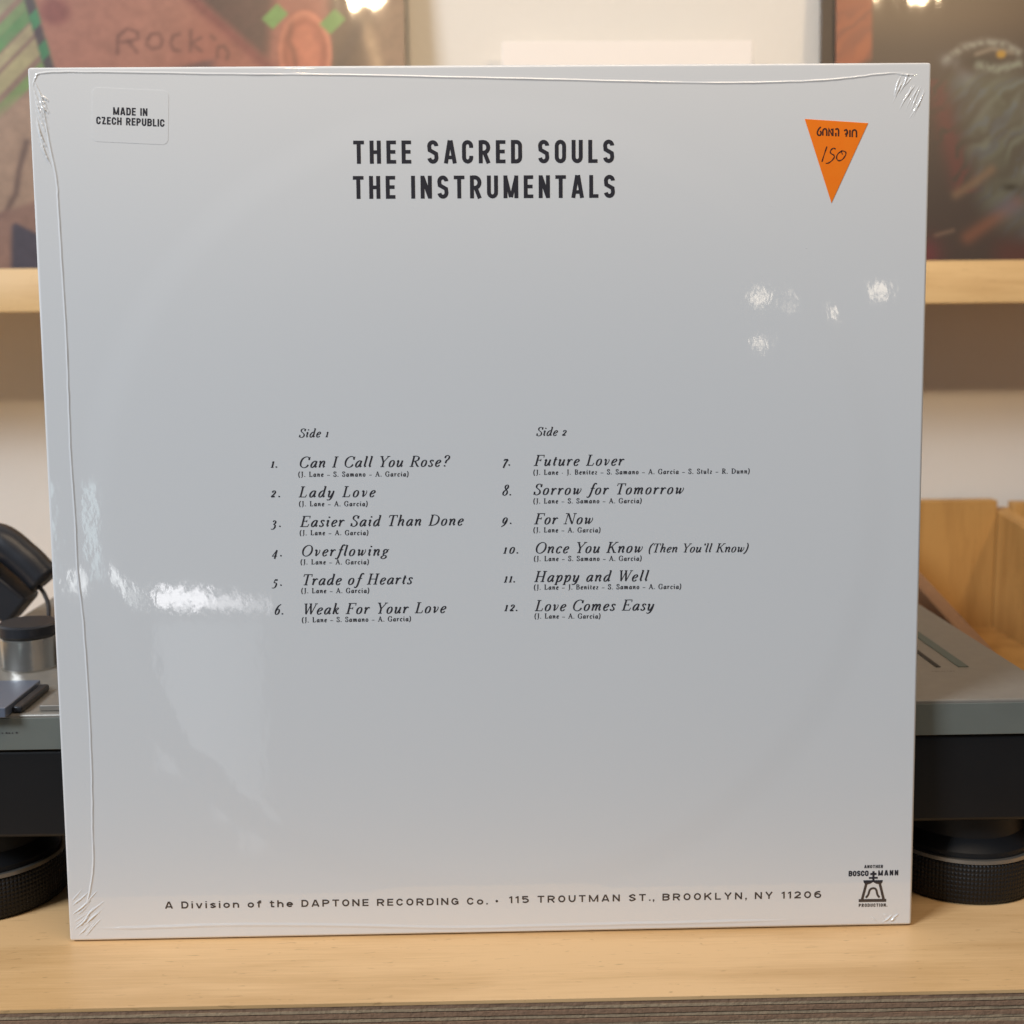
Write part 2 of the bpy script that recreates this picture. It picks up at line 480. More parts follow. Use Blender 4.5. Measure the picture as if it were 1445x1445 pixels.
# left cover: portrait with tattooed forehead. u = mm from the left edge, v = mm above the ledge
def art_left(u, v):
    # px-like drawing coordinates: x to the right, y down, 2.07 units per mm
    x = (u - 366.9 + 315) * 2.078 + 572 - 315 * 2.078 + 52 * 2.078 - 108
    x = (u - 315.0) * 2.085 + 570.0
    y = 377.0 - v * 2.20
    nA = vnoise(x / 40, y / 40, 3); nB = vnoise(x / 9, y / 9, 5)
    col = np.ones(x.shape + (3,)) * srgb((160, 112, 92))
    col = col * (0.93 + 0.14 * nA)[..., None] * (0.97 + 0.06 * nB)[..., None]
    # warm lower forehead, redder right
    col = paint(col, sstep(230, 330, x + 0.4 * y) * 0.45, (150, 82, 66))
    # dark red stain high on the forehead
    col = paint(col, (1 - sstep(12, 30, np.hypot(x - 85, (y + 2) * 1.1))) * 0.7, (120, 62, 60))
    # hair
    edge = (x - 285) - (y + 10) * 1.05
    hair = sstep(0, 22, edge) * (1 - sstep(375, 400, x + 0.15 * y)) 
    col = paint(col, hair, (92, 66, 58))
    col = paint(col, np.exp(-(edge / 12) ** 2) * 0.75 * (x < 400), (118, 62, 60))
    col = paint(col, sstep(120, 60, y) * 0 + hair * 0.6 * vnoise(x / 22, y / 30, 8), (70, 58, 52))
    # eyebrow wedge
    brow = (y - (97 - (x - 168) * 0.26)) 
    m_ = sstep(0, 10, brow) * sstep(165, 185, x) * (1 - sstep(290, 315, x))
    col = paint(col, m_ * 0.9, (88, 70, 70))
    col = paint(col, sstep(66, 80, y) * sstep(225, 260, x) * (1 - sstep(300, 330, x)) * 0.35, (120, 84, 74))
    # writing on the forehead
    ink = (98, 62, 54)
    for k, pts in enumerate(([(170, 58), (171, 34), (184, 23), (198, 27), (199, 37), (186, 41), (176, 42)], [(186, 41), (197, 57)],
                [(212, 40), (217, 31), (228, 30), (233, 40), (229, 50), (218, 52), (211, 45)],
                [(257, 31), (248, 33), (244, 44), (248, 54), (257, 55)],
                [(273, 26), (271, 56)], [(287, 36), (273, 44), (287, 56)],
                [(301, 34), (305, 38)], [(308, 64), (309, 50), (318, 49), (324, 58), (322, 67)])):
        d = seg_dist(x, y, pts)
        col = paint(col, np.exp(-(d / 2.6) ** 2) * (0.55 + 0.35 * vnoise(x / 3, y / 3, k)), ink)
    # wall behind the head, right of the ear
    bgd = sstep(455, 475, x - 0.0 * y)
    col = paint(col, bgd, (104, 86, 68))
    col = paint(col, bgd * sstep(500, 530, x) , (140, 116, 92))
    col = paint(col, bgd * np.exp(-((x - 522 - (y - 40) * 0.28) / 9) ** 2) * 0.8, (182, 156, 120))
    col = paint(col, bgd * np.exp(-((x - 498 + (y - 40) * 0.5) / 14) ** 2) * 0.5, (70, 60, 58))
    # ear
    e = np.hypot((x - 431) / 38.0, (y - 58) / 62.0)
    ear = 1 - sstep(0.94, 1.03, e)
    col = paint(col, ear, (186, 112, 84))
    col = paint(col, ear * np.exp(-((e - 0.72) / 0.09) ** 2) * 0.55, (140, 76, 58))
    col = paint(col, ear * np.exp(-(seg_dist(x, y, [(412, 18), (408, 40), (416, 62), (418, 95)]) / 4.5) ** 2) * 0.8, (118, 66, 52))
    col = paint(col, ear * np.exp(-((x - 436) / 12) ** 2 - ((y - 55) / 26) ** 2) * 0.5, (196, 122, 92))
    col = paint(col, ear * np.exp(-((e - 0.90) / 0.07) ** 2) * 0.6, (206, 138, 108))
    col = paint(col, ear * np.exp(-(seg_dist(x, y, [(444, 30), (456, 52), (452, 80), (440, 100)]) / 4.0) ** 2) * 0.5, (150, 84, 66))
    col = paint(col, ear * np.exp(-((x - 405) / 16) ** 2) * 0.35, (150, 92, 70))
    col = paint(col, ear * sstep(70, 100, y) * 0.3, (160, 90, 80))
    # green slashes at the ear
    for cx, cy in ((390, 6), (470, 14)):
        a_ = (x - cx) * 0.7 + (y - cy) * 0.7; b2 = (x - cx) * 0.7 - (y - cy) * 0.7
        col = paint(col, (1 - sstep(9, 12, abs(a_))) * (1 - sstep(14, 17, abs(b2))), (110, 150, 80))
    # left background: diagonal stripes, and the dark hair line they cross
    bx = 62 + np.clip(y, -60, 120) * 0.25
    left = 1 - sstep(-3, 3, x - bx)
    st = (x + y * 0.98)
    stripes = np.ones(x.shape + (3,)) * srgb((142, 118, 98))
    def band(a0, a1, c, g=1.0):
        return paint(stripes, sstep(a0 - 2, a0 + 2, st) * (1 - sstep(a1 - 2, a1 + 2, st)) * g, c)
    stripes = band(-400, 12, (150, 150, 112)); stripes = band(24, 40, (116, 150, 92))
    stripes = band(40, 62, (92, 146, 84)); stripes = band(66, 84, (176, 170, 124), 0.9)
    stripes = band(92, 120, (172, 166, 118)); stripes = band(132, 152, (116, 150, 84)); stripes = band(160, 400, (150, 124, 100))
    stripes = paint(stripes, 0.35 * vnoise(x / 26, y / 18, 12), (120, 100, 86))
    col = col * (1 - left[..., None]) + stripes * left[..., None]
    dark = left * sstep(-16, -12, x - bx) * (y < 110)
    grn = (np.sin(st / 8.5) > 0.1)
    col = paint(col, dark * 0.95, (74, 62, 66))
    col = paint(col, dark * grn, (66, 128, 84))
    # lower left: shoulder and shirt seen beside the sleeve
    low = sstep(118, 165, y + 0.6 * x)
    low = low * sstep(100, 125, y)
    col = paint(col, low, (160, 136, 112))
    col = paint(col, low * np.exp(-(seg_dist(x, y, [(40, 185), (28, 225), (22, 260), (6, 290), (-20, 300)]) / 5.0) ** 2) * 0.8, (92, 72, 64))
    skin2 = low * sstep(0, 12, (y - 262) - (x - 40) * -0.35 - 6)
    col = paint(col, skin2 * 0.8, (132, 102, 88))
    shirt = low * sstep(0, 6, (y - 300) - abs(x - 20) * 0.55) * sstep(6, 16, x - (380 - y) * 0.05)
    col = paint(col, shirt, (72, 68, 76))
    soft = vnoise(x / 16, y / 16, 71) * 0.5 + vnoise(x / 6, y / 6, 72) * 0.5
    col = col * (0.92 * (0.84 + 0.32 * soft))[..., None] * np.array((0.92, 0.90, 1.0))
    return col

# right cover: painted face of loose brush strokes; generic colours only
def art_right(u, v):
    x = u * 2.10 + 1187.0
    y = 366.0 - v * 2.18
    wx = 26 * (vnoise(x / 38, y / 38, 51) - .5) + 10 * (vnoise(x / 13, y / 13, 52) - .5)
    s_ = (x + y) * 0.7 + wx; t_ = (x - y) * 0.7 + wx
    n1 = vnoise(s_ / 9, t_ / 46, 2); n2 = vnoise(x / 34, y / 34, 9); n3 = vnoise(s_ / 4.5, t_ / 30, 21); n4 = vnoise(x / 60, y / 60, 30)
    col = np.ones(x.shape + (3,)) * srgb((82, 66, 58))
    col = paint(col, sstep(60, -10, y) * 0.45, (128, 102, 72))  # warm lamp glow painted into the top of the cover
    col = paint(col, sstep(110, 260, y) * 0.5, (66, 58, 60))
    # orange-red strip at the left
    sm = (1 - sstep(1236, 1241, x)) * (1 - sstep(78, 92, y + (x - 1190) * 0.45))
    stripc = srgb((150, 84, 66)) * (1 - n1[..., None]) + srgb((188, 104, 70)) * n1[..., None]
    m2 = np.clip(sm, 0, 1)[..., None]
    col = col * (1 - m2) + stripc * m2
    # cheek of pale green-blue strokes
    fd = (x - (1335 + (y - 90) * 0.28))
    cheek = sstep(-10, 45, fd) * sstep(75, 100, y) * (1 - sstep(270, 330, y - (x - 1400) * 0.3))
    strokes = srgb((136, 140, 128)) * n1[..., None] + srgb((104, 100, 88)) * (1 - n1[..., None])
    strokes = strokes * (1 - 0.5 * n2[..., None]) + srgb((108, 120, 90)) * 0.5 * n2[..., None]
    strokes = strokes * (1 - (0.45 * (n3 > 0.62))[..., None]) + srgb((120, 136, 150)) * (0.45 * (n3 > 0.62))[..., None]
    mm = np.clip(cheek * (0.35 + 0.6 * n1), 0, 1)[..., None]
    col = col * (1 - mm) + strokes * mm
    col = paint(col, np.exp(-((fd + 8) / 16) ** 2) * (y > 95) * (y < 260) * 0.55 * (n3 > 0.35), (128, 62, 62))
    # lower mouth and chin tones
    col = paint(col, np.exp(-(seg_dist(x, y, [(1362, 262), (1395, 240), (1412, 226)]) / 7) ** 2) * 0.6, (150, 118, 92))
    col = paint(col, np.exp(-(seg_dist(x, y, [(1380, 325), (1415, 300), (1450, 275)]) / 10) ** 2) * 0.6, (150, 96, 74))
    col = paint(col, np.exp(-((x - 1440) / 12) ** 2 - ((y - 252) / 5) ** 2), (50, 44, 36))
    col = paint(col, np.exp(-((x - 1440) / 24) ** 2 - ((y - 282) / 14) ** 2) * 0.5, (104, 112, 132))
    col = paint(col, np.exp(-(seg_dist(x, y, [(1333, 322), (1358, 315)]) / 2.6) ** 2) * 0.6, (150, 122, 104))
    col = paint(col, np.exp(-((x - 1318) / 22) ** 2 - ((y - 350) / 24) ** 2) * 0.65, (128, 50, 66))
    col = paint(col, sstep(310, 350, y) * sstep(1400, 1440, x) * 0.5, (110, 56, 52))
    # brow and eye
    br = seg_dist(x, y, [(1345, 66), (1368, 48), (1400, 40), (1430, 44), (1450, 56)])
    col = paint(col, np.exp(-(br / 5) ** 2) * (0.35 + 0.6 * (vnoise(x / 3.0, y / 3.5, 40) > 0.45)), (168, 166, 152))
    col = paint(col, np.exp(-((x - 1395) / 30) ** 2 - ((y - 68) / 9) ** 2) * 0.9, (52, 42, 34))
    eb = seg_dist(x, y, [(1392, 74), (1420, 80), (1450, 72)])
    col = paint(col, np.exp(-(eb / 6) ** 2) * (0.3 + 0.6 * (vnoise(x / 3.2, y / 3.5, 41) > 0.4)), (158, 164, 146))
    wl = seg_dist(x, y, [(1388, 58), (1410, 50), (1440, 56)])
    col = paint(col, np.exp(-(wl / 2.6) ** 2) * 0.7, (176, 160, 138))
    col = paint(col, 1 - sstep(4, 7, np.hypot((x - 1424) / 1.2, y - 58)), (206, 158, 50))
    sh = seg_dist(x, y, [(1342, 66), (1360, 72), (1375, 92)])
    col = paint(col, np.exp(-(sh / 9) ** 2) * 0.6 * n1, (150, 150, 150))
    return col * 0.62

def ledge_record(name, x0, S, tilt, fn, label, cat, n):
    root = empty(name, (x0, 0.425, 0.2643 if False else 0.2562), (-tilt, 0, 0))
    tag(root, label, cat)
    # board behind the printed face
    box("cover_board", 0, S, 0.0003, 0.0036, 0, S, M_spine, root, bevel=0.0006)
    art_grid("printed_face", S, n, lambda u, v: fn(u, v - 8.2), M_art, root, 0.0)
    return root
TL_ = math.radians(4.5)
ledge_record("portrait_record_cover", -0.3669, 0.315, TL_, art_left,
             "shrink wrapped record cover with tattooed forehead, ear and green stripes on the ledge", "record cover", 262)
ledge_record("painted_record_cover", 0.2395, 0.315, TL_, art_right,
             "dark record cover painted with a brushstroke face and pale eye, right end of the ledge", "record cover", 262)
dk = box("dark_board", 0.2300, 0.5450, 0.4295, 0.4328, 0.2562, 0.5712, M_spine, None, bevel=0.0006)  # plain dark board behind the painted cover, a strip of it past the left edge
dk.rotation_euler = (0, 0, 0)
# lean it by the same amount about its foot
dk.matrix_world = Matrix.Translation((0, 0.4328, 0.2562)) @ Matrix.Rotation(-TL_ * 0.95, 4, 'X') @ Matrix.Translation((0, -0.4328, -0.2562))
tag(dk, "plain dark brown board set behind the painted face cover, past its left edge", "record sleeve")

sv = box("white_single_sleeve", 0.0135, 0.1835, 0.432, 0.4345, 0.2562, 0.4160, M_white_card, None, bevel=0.0005)
sv.matrix_world = Matrix.Translation((0, 0.4345, 0.2562)) @ Matrix.Rotation(-math.radians(3), 4, 'X') @ Matrix.Translation((0, -0.4345, -0.2562))
tag(sv, "plain white small record sleeve leaning on the cream wall between the two covers", "record sleeve")

# ------------------------------------------------------------------ plywood record crate right of the turntable
crate = empty("plywood_record_crate", (0.30, 0.30, 0.0))
tag(crate, "orange plywood record crate with slanting sides standing right of the turntable", "crate")
rel(box("back_panel", 0.2382, 0.3660, 0.4400, 0.4520, 0.0, 0.0990, M_crate, crate, bevel=0.0008), crate)
rel(box("back_panel", 0.3662 + 0.012, 0.62, 0.4400, 0.4520, 0.0, 0.0970, M_crate, crate, bevel=0.0008), crate)
def slant(name, x0, x1, pts, mat):
    """side panel: profile pts in y,z, extruded from x0 to x1"""
    n = len(pts)
    v = [(x0, y, z) for y, z in pts] + [(x1, y, z) for y, z in pts]
    f = [tuple(range(n))[::-1], tuple(n + i for i in range(n))] + [(i, (i + 1) % n, n + (i + 1) % n, n + i) for i in range(n)]
    me = mesh_of(name, v, f)
    bm = bmesh.new(); bm.from_mesh(me)
    bmesh.ops.recalc_face_normals(bm, faces=bm.faces)
    bmesh.ops.bevel(bm, geom=list(bm.edges), offset=0.0006, segments=1, affect='EDGES')
    bm.to_mesh(me); bm.free()
    o = new_obj(name, me, mat, crate); rel(o, crate); return o
slant("side_panel", 0.2215, 0.2290, [(0.452, 0.0), (0.03, 0.0), (0.03, 0.044), (0.452, 0.117)], M_crate_edge)
slant("side_panel", 0.2293, 0.2380, [(0.452, 0.0), (0.03, 0.0), (0.03, 0.0548), (0.452, 0.1274)], M_crate_edge)
slant("side_panel", 0.3662, 0.3780, [(0.452, 0.0), (0.03, 0.0), (0.03, 0.046), (0.452, 0.0925)], M_crate)
rel(box("floor_panel", 0.2382, 0.3660, 0.03, 0.4398, 0.0005, 0.006, M_crate, crate), crate)

# ------------------------------------------------------------------ turntable
X0, X1, Y0, Y1 = -0.2345, 0.2185, 0.0130, 0.3660
tt = empty("turntable", (0, 0.19, 0))
tag(tt, "silver grey direct drive turntable on round knurled feet behind the white sleeve", "turntable")
def T(o): rel(o, tt); return o
T(box("plinth_top", X0, X1, Y0, Y1, 0.0700, 0.0840, M_grey_metal, tt, bevel=0.0011, seg=3))
T(box("plinth_band", X0 + 0.0008, X1 - 0.0008, Y0 - 0.00025, Y0 + 0.004, 0.0703, 0.0826, M_band, tt, bevel=0.0002, seg=1))
T(box("rubber_base", X0 + 0.0015, X1 - 0.0015, Y0 + 0.0012, Y1 - 0.0012, 0.0350, 0.0699, M_black, tt, bevel=0.002, seg=3))
for fx, fy in ((0.1915, 0.0455), (-0.2045, 0.0455), (0.1915, 0.325), (-0.2045, 0.325)):
    f = T(lathe("foot", [(0, 0.0348), (0.0235, 0.0348), (0.0245, 0.025), (0.0285, 0.0205), (0.0288, 0.0186), (0.0240, 0.0186)], (fx, fy, 0), M_black, tt, 72))
    rg = lathe("ring", [(0.0240, 0.0184), (0.0304, 0.0184), (0.0306, 0.0170), (0.0240, 0.0170)], (fx, fy, 0), M_ring, None, 72)
    rg.parent = f
    # knurled body with uv for the relief
    seg, rows = 96, 6
    prof = [(0.0300, 0.0169), (0.0306, 0.0160), (0.0306, 0.0018), (0.0296, 0.0003)]
    v, fc, uv = [], [], []
    for k in range(seg + 1):
        a = 2 * math.pi * k / seg
        for r, zz in prof: v.append((fx + r * math.cos(a), fy + r * math.sin(a), zz))
    me = bpy.data.meshes.new("knurled_body")
    for k in range(seg):
        for i in range(3):
            a = k * 4 + i; fc.append((a, a + 1, a + 5, a + 4))
    me.from_pydata(v, [], fc)
    ul = me.uv_layers.new(name="UVMap")
    vv = [0.0, 0.06, 0.94, 1.0]
    for p in me.polygons:
        p.use_smooth = True
        for li in p.loop_indices:
            vi = me.loops[li].vertex_index
            ul.data[li].uv = ((vi // 4) / seg, vv[vi % 4])
    new_obj("knurled_body", me, M_knurl, f)
T(lathe("platter", [(0, 0.0975), (0.162, 0.0975), (0.166, 0.096), (0.166, 0.0845), (0, 0.0845)], (-0.040, 0.1900, 0), M_ring, tt, 96))
T(lathe("platter_mat", [(0, 0.1005), (0.146, 0.1005), (0.147, 0.0977), (0, 0.0977)], (-0.040, 0.1900, 0), M_black, tt, 96))
T(lathe("spindle", [(0, 0.110), (0.002, 0.1095), (0.0035, 0.108), (0.0035, 0.1006)], (-0.040, 0.1900, 0), M_steel, tt, 20))
T(lathe("tonearm_base", [(0, 0.112), (0.018, 0.112), (0.022, 0.100), (0.030, 0.098), (0.032, 0.0841)], (0.155, 0.275, 0), M_ring, tt, 48))
# power dial: steel drum with black cap
kb = T(lathe("power_dial", [(0, 0.0975), (0.0112, 0.0975), (0.0114, 0.0965), (0.0114, 0.0860), (0.0118, 0.0852), (0.0118, 0.0841)], (-0.1955, 0.0815, 0), M_steel, tt, 64))
cp = lathe("dial_cap", [(0, 0.1034), (0.0112, 0.1034), (0.0122, 0.1026), (0.0123, 0.0990), (0.0112, 0.0977), (0, 0.0977)], (-0.1955, 0.0815, 0), M_black_cap, None, 64)
cp.parent = kb
sb = T(box("start_button", -0.2120, -0.1785, 0.0085, 0.0 + 0.0455, 0.0841, 0.0880, M_button, tt, bevel=0.0004))
sb2 = T(box("button_surround", -0.1783, -0.1745, 0.0085 + 0.0055, 0.0440, 0.0841, 0.0868, M_black_cap, tt, bevel=0.0008))
T(box("speed_button", -0.1690, -0.1450, 0.0165, 0.0370, 0.0841, 0.0862, M_grey_metal, tt, bevel=0.0003))
T(box("speed_button", -0.1430, -0.1190, 0.0165, 0.0370, 0.0841, 0.0862, M_grey_metal, tt, bevel=0.0003))
T(lathe("speed_dial", [(0, 0.0985), (0.0095, 0.0985), (0.0105, 0.0975), (0.0108, 0.0841)], (-0.1800, 0.1200, 0), M_black_cap, tt, 40))
T(box("pitch_strip", 0.1934, 0.1977, 0.0577, 0.1900, 0.0840, 0.0843, M_slot_teal, tt))
T(box("pitch_slot", 0.1841, 0.1861, 0.0580, 0.1900, 0.0840, 0.0843, M_black, tt))
# worn print on the controls: too small to read, a few short marks
def marks(name, x0, x1, y0, z0, h, n, parent, vertical, seed):
    q = random.Random(seed); V, F = [], []
    for k in range(n):
        a = x0 + (x1 - x0) * (k + q.uniform(.1, .3)) / n; w = (x1 - x0) / n * q.uniform(.35, .6)
        hh = h * q.uniform(.6, 1.0)
        b = len(V)
        if vertical: V += [(a, y0, z0), (a + w, y0, z0), (a + w, y0, z0 + hh), (a, y0, z0 + hh)]
        else: V += [(a, y0, z0), (a + w, y0, z0), (a + w, y0 + hh, z0), (a, y0 + hh, z0)]
        F.append((b, b + 1, b + 2, b + 3))
    return T(new_obj(name, mesh_of(name, V, F), M_cable, parent))
marks("worn_print", -0.1960, -0.1885, 0.0255, 0.08805, 0.0007, 5, tt, False, 3)
marks("worn_print", -0.1835, -0.1760, Y0 - 0.0004, 0.0768, 0.0006, 6, tt, True, 4)
marks("worn_print", 0.1800, 0.1900, 0.0515, 0.08405, 0.0007, 8, tt, False, 5)

# ------------------------------------------------------------------ headphones on the turntable
hp = empty("headphones", (-0.235, 0.15, 0.0841))
tag(hp, "black headphones lying on the turntable behind the steel power dial", "headphones")
rel(tube("headband", [(-0.262, 0.165, 0.100), (-0.252, 0.16, 0.118), (-0.236, 0.155, 0.1265), (-0.2215, 0.152, 0.1175), (-0.2115, 0.150, 0.1075)], lambda t: 0.0085 - 0.001 * abs(t - .5), M_black_cap, hp, 18), hp)
hc = box("ear_cup", -0.0130, 0.0130, -0.010, 0.010, -0.0085, 0.0085, M_black_cap, hp, bevel=0.0022)
hc.location = (-0.2325 + 0.235, 0.0, 0.1010 - 0.0841 + 0.0012); hc.rotation_euler = (0, math.radians(42), 0)
rel(tube("cable", [(-0.2185, 0.150, 0.1060), (-0.2130, 0.148, 0.1035), (-0.2095, 0.146, 0.0965), (-0.2090, 0.144, 0.0885), (-0.2060, 0.142, 0.0856)], 0.0011, M_cable, hp, 8), hp)

# ------------------------------------------------------------------ the record sleeve
rec = empty("record_sleeve", (0, 0, 0.0005), (-LEAN, 0, 0))
tag(rec, "white shrink wrapped record sleeve with black track list and an orange price sticker", "record sleeve")
W2, H_, TH = 0.1575, 0.3150, 0.0034
box("sleeve_board", -W2, W2, 0.0, TH, 0.0, H_, M_cover, rec, bevel=0.0011, seg=4)

# --- film seams: raised welds with a soft cross section
def seam(pts, hgt, wid, seed, name="film_seam"):
    path = catmull([(a / 1000, b / 1000) for a, b in pts], 14)
    P = np.array(path)
    n = len(P)
    D = np.gradient(P, axis=0); D /= np.linalg.norm(D, axis=1)[:, None] + 1e-12
    Nn = np.column_stack([-D[:, 1], D[:, 0]])
    offs = np.array([-3.2, -2.2, -1.5, -1.0, -0.6, -0.3, 0, 0.3, 0.6, 1.0, 1.5, 2.2, 3.2])
    verts, faces = [], []
    for i in range(n):
        k = 1.0 + 0.45 * noise.noise(Vector((i * 0.21, seed, 0))) + 0.25 * noise.noise(Vector((i * 0.9, seed, 5)))
        end = min(1.0, min(i, n - 1 - i) / 12.0)
        jit = 0.00012 * noise.noise(Vector((i * 0.33, seed, 8)))
        for o in offs:
            h = hgt * k * end * (math.exp(-(o / 1.0) ** 2)) - 0.00004 * (abs(o) / 3.2) ** 2 - (1 - end) * 0.00005
            q = P[i] + Nn[i] * (o * wid + jit)
            q0 = min(max(q[0], -W2 + 0.0007), W2 - 0.0007); q1 = min(max(q[1], 0.0007), H_ - 0.0007)
            verts.append((q0, -h, q1))
    m_ = len(offs)
    for i in range(n - 1):
        for j in range(m_ - 1):
            faces.append((i * m_ + j, i * m_ + j + 1, (i + 1) * m_ + j + 1, (i + 1) * m_ + j))
    return new_obj(name, mesh_of(name, verts, faces, True), M_cover, rec)
seam([(-154.53, 307.08), (-152.81, 302.29), (-151.0, 289.08), (-149.13, 277.0), (-148.91, 266.08), (-148.6, 246.53), (-148.27, 221.84), (-148.45, 201.88), (-148.63, 181.74), (-148.33, 166.5), (-148.1, 155.0), (-148.11, 138.29), (-146.9, 120.13), (-146.28, 88.68), (-146.43, 62.13), (-147.13, 40.67), (-147.35, 29.87), (-149.14, 19.04), (-151.88, 10.36)], 0.00024, 0.00034, 1.0)
seam([(-155.96, 307.56), (-154.81, 311.13), (-151.8, 313.0), (-135.2, 313.2), (-86.39, 312.18), (-49.59, 311.74), (19.44, 309.92), (74.03, 308.41), (103.92, 308.48), (123.89, 309.34), (138.86, 310.94), (151.36, 311.6)], 0.00022, 0.00032, 2.0)
seam([(-151.6, 4.88), (-130.68, 4.74), (-96.58, 5.15), (-51.87, 3.98), (-14.92, 2.42), (22.18, 2.5), (80.72, 2.71), (120.8, 3.02)], 0.00016, 0.00055, 3.0)

# --- gathered corners: fans of small folds as a height field
def wrinkle(x0, x1, z0, z1, folds, name="film_wrinkle"):
    st = 0.00016
    nx, nz_ = int((x1 - x0) / st), int((z1 - z0) / st)
    X, Z = np.meshgrid(np.linspace(x0, x1, nx), np.linspace(z0, z1, nz_))
    Hh = np.zeros_like(X)
    for (ax, az), (bx, bz), w, h in folds:
        vx, vz = bx - ax, bz - az
        L2 = vx * vx + vz * vz
        t = ((X - ax) * vx + (Z - az) * vz) / L2
        tc_ = np.clip(t, 0, 1)
        bend = 0.00013 * np.sin(tc_ * 5 + ax * 900)
        nlen = math.sqrt(L2)
        dx = X - (ax + tc_ * vx) + bend * (-vz / nlen); dz = Z - (az + tc_ * vz) + bend * (vx / nlen)
        d = np.hypot(dx, dz)
        taper = np.sin(np.clip(tc_ * 0.94 + 0.03, 0, 1) * math.pi) ** 0.5
        Hh += h * np.exp(-(d / (w * (0.5 + 0.6 * taper))) ** 2) * taper
    fine = (vnoise(X * 1400, Z * 1400, 3) - 0.5) * 0.00022 * np.clip(Hh / 0.0003, 0, 1)
    Hh = Hh + fine
    e = np.minimum(np.minimum((X - x0), (x1 - X)), np.minimum((Z - z0), (z1 - Z))) / 0.0015
    Hh = Hh * np.clip(e, 0, 1) - 0.00003
    idx = np.arange(nx * nz_).reshape(nz_, nx)
    F = np.column_stack([idx[:-1, :-1].ravel(), idx[:-1, 1:].ravel(), idx[1:, 1:].ravel(), idx[1:, :-1].ravel()])
    V = np.column_stack([X.ravel(), -Hh.ravel(), Z.ravel()])
    return new_obj(name, mesh_of(name, V.tolist(), F.tolist(), True), M_cover, rec)
rs = random.Random(5)
mm = 0.001
folds = []
for k in range(13):     # top left: long folds run down and to the right from the edge
    ax = -156.4 + rs.uniform(0, 1.2) + 0.12 * k; az = 310.5 - k * 1.75 + rs.uniform(-.6, .6)
    L = rs.uniform(7, 14)
    an = math.radians(-70 + rs.uniform(-5, 5))
    folds.append(((ax * mm, az * mm), ((ax + L * math.cos(an)) * mm, (az + L * math.sin(an)) * mm), rs.uniform(0.16, 0.34) * mm, rs.uniform(0.12, 0.32) * mm))
for k in range(9):
    ax = -153.8 + rs.uniform(0, 1.5); az = 306.5 - k * 0.7
    an = math.radians(-50 + rs.uniform(-10, 10)); L = rs.uniform(2, 5)
    folds.append(((ax * mm, az * mm), ((ax + L * math.cos(an)) * mm, (az + L * math.sin(an)) * mm), 0.2 * mm, rs.uniform(0.12, 0.3) * mm))
wrinkle(-0.1568, -0.1425, 0.270, 0.3143, folds)
folds = []
for k in range(12):     # top right: folds run down to the left
    ax = 147.0 + k * 0.8 + rs.uniform(-0.5, 0.5); az = 313.0 - rs.uniform(0, 5) - k * 0.35
    L = rs.uniform(3.5, 11)
    an = math.radians(rs.uniform(-128, -112))
    folds.append(((ax * mm, az * mm), ((ax + L * math.cos(an)) * mm, (az + L * math.sin(an)) * mm), rs.uniform(0.14, 0.30) * mm, rs.uniform(0.08, 0.24) * mm))
folds.append(((145 * mm, 311.0 * mm), (152 * mm, 310.6 * mm), 0.3 * mm, 0.26 * mm))
folds.append(((146.5 * mm, 310 * mm), (144.4 * mm, 304 * mm), 0.34 * mm, 0.28 * mm))
wrinkle(0.1395, 0.1568, 0.290, 0.3143, folds)
folds = []
for k in range(16):     # bottom left: near parallel folds fan up and to the right
    ax = -156.4 + rs.uniform(0, 6.0); az = 2.0 + k * 0.85 + rs.uniform(-.4, .4) - (ax + 156.4) * .5
    az = max(az, 1.6)
    L = rs.uniform(5, 11)
    an = math.radians(44 + rs.uniform(-7, 9))
    folds.append(((ax * mm, az * mm), ((ax + L * math.cos(an)) * mm, (az + L * math.sin(an)) * mm), rs.uniform(0.18, 0.36) * mm, rs.uniform(0.12, 0.32) * mm))
wrinkle(-0.1568, -0.1390, 0.0009, 0.0270, folds)
folds = []
for k in range(7):      # bottom right: a small pucker on the edge
    ax = 144.5 + rs.uniform(0, 6); az = 0.9 + rs.uniform(0, 1.5)
    L = rs.uniform(1.5, 5)
    an = math.radians(rs.choice((rs.uniform(110, 150), rs.uniform(0, 60))))
    folds.append(((ax * mm, az * mm), ((ax + L * math.cos(an)) * mm, (az + L * math.sin(an)) * mm), rs.uniform(0.2, 0.45) * mm, rs.uniform(0.1, 0.35) * mm))
wrinkle(0.1400, 0.1565, 0.0008, 0.0090, folds)

# tiny dust and pin bubbles under the film
vv, ff = [], []
for k in range(46):
    cx, cz = rs.uniform(-0.135, 0.15), rs.uniform(0.02, 0.30); r = rs.uniform(0.00010, 0.00028)
    b0 = len(vv)
    for j in range(8):
        a = j * math.pi / 4; vv.append((cx + r * math.cos(a) * rs.uniform(.7, 1.3), 0.00001, cz + r * math.sin(a) * rs.uniform(.7, 1.5)))
    vv.append((cx, -r * 0.6, cz))
    for j in range(8): ff.append((b0 + j, b0 + (j + 1) % 8, b0 + 8))
tag(new_obj("film_specks", mesh_of("film_specks", vv, ff, True), M_cover, rec), kind="stuff")

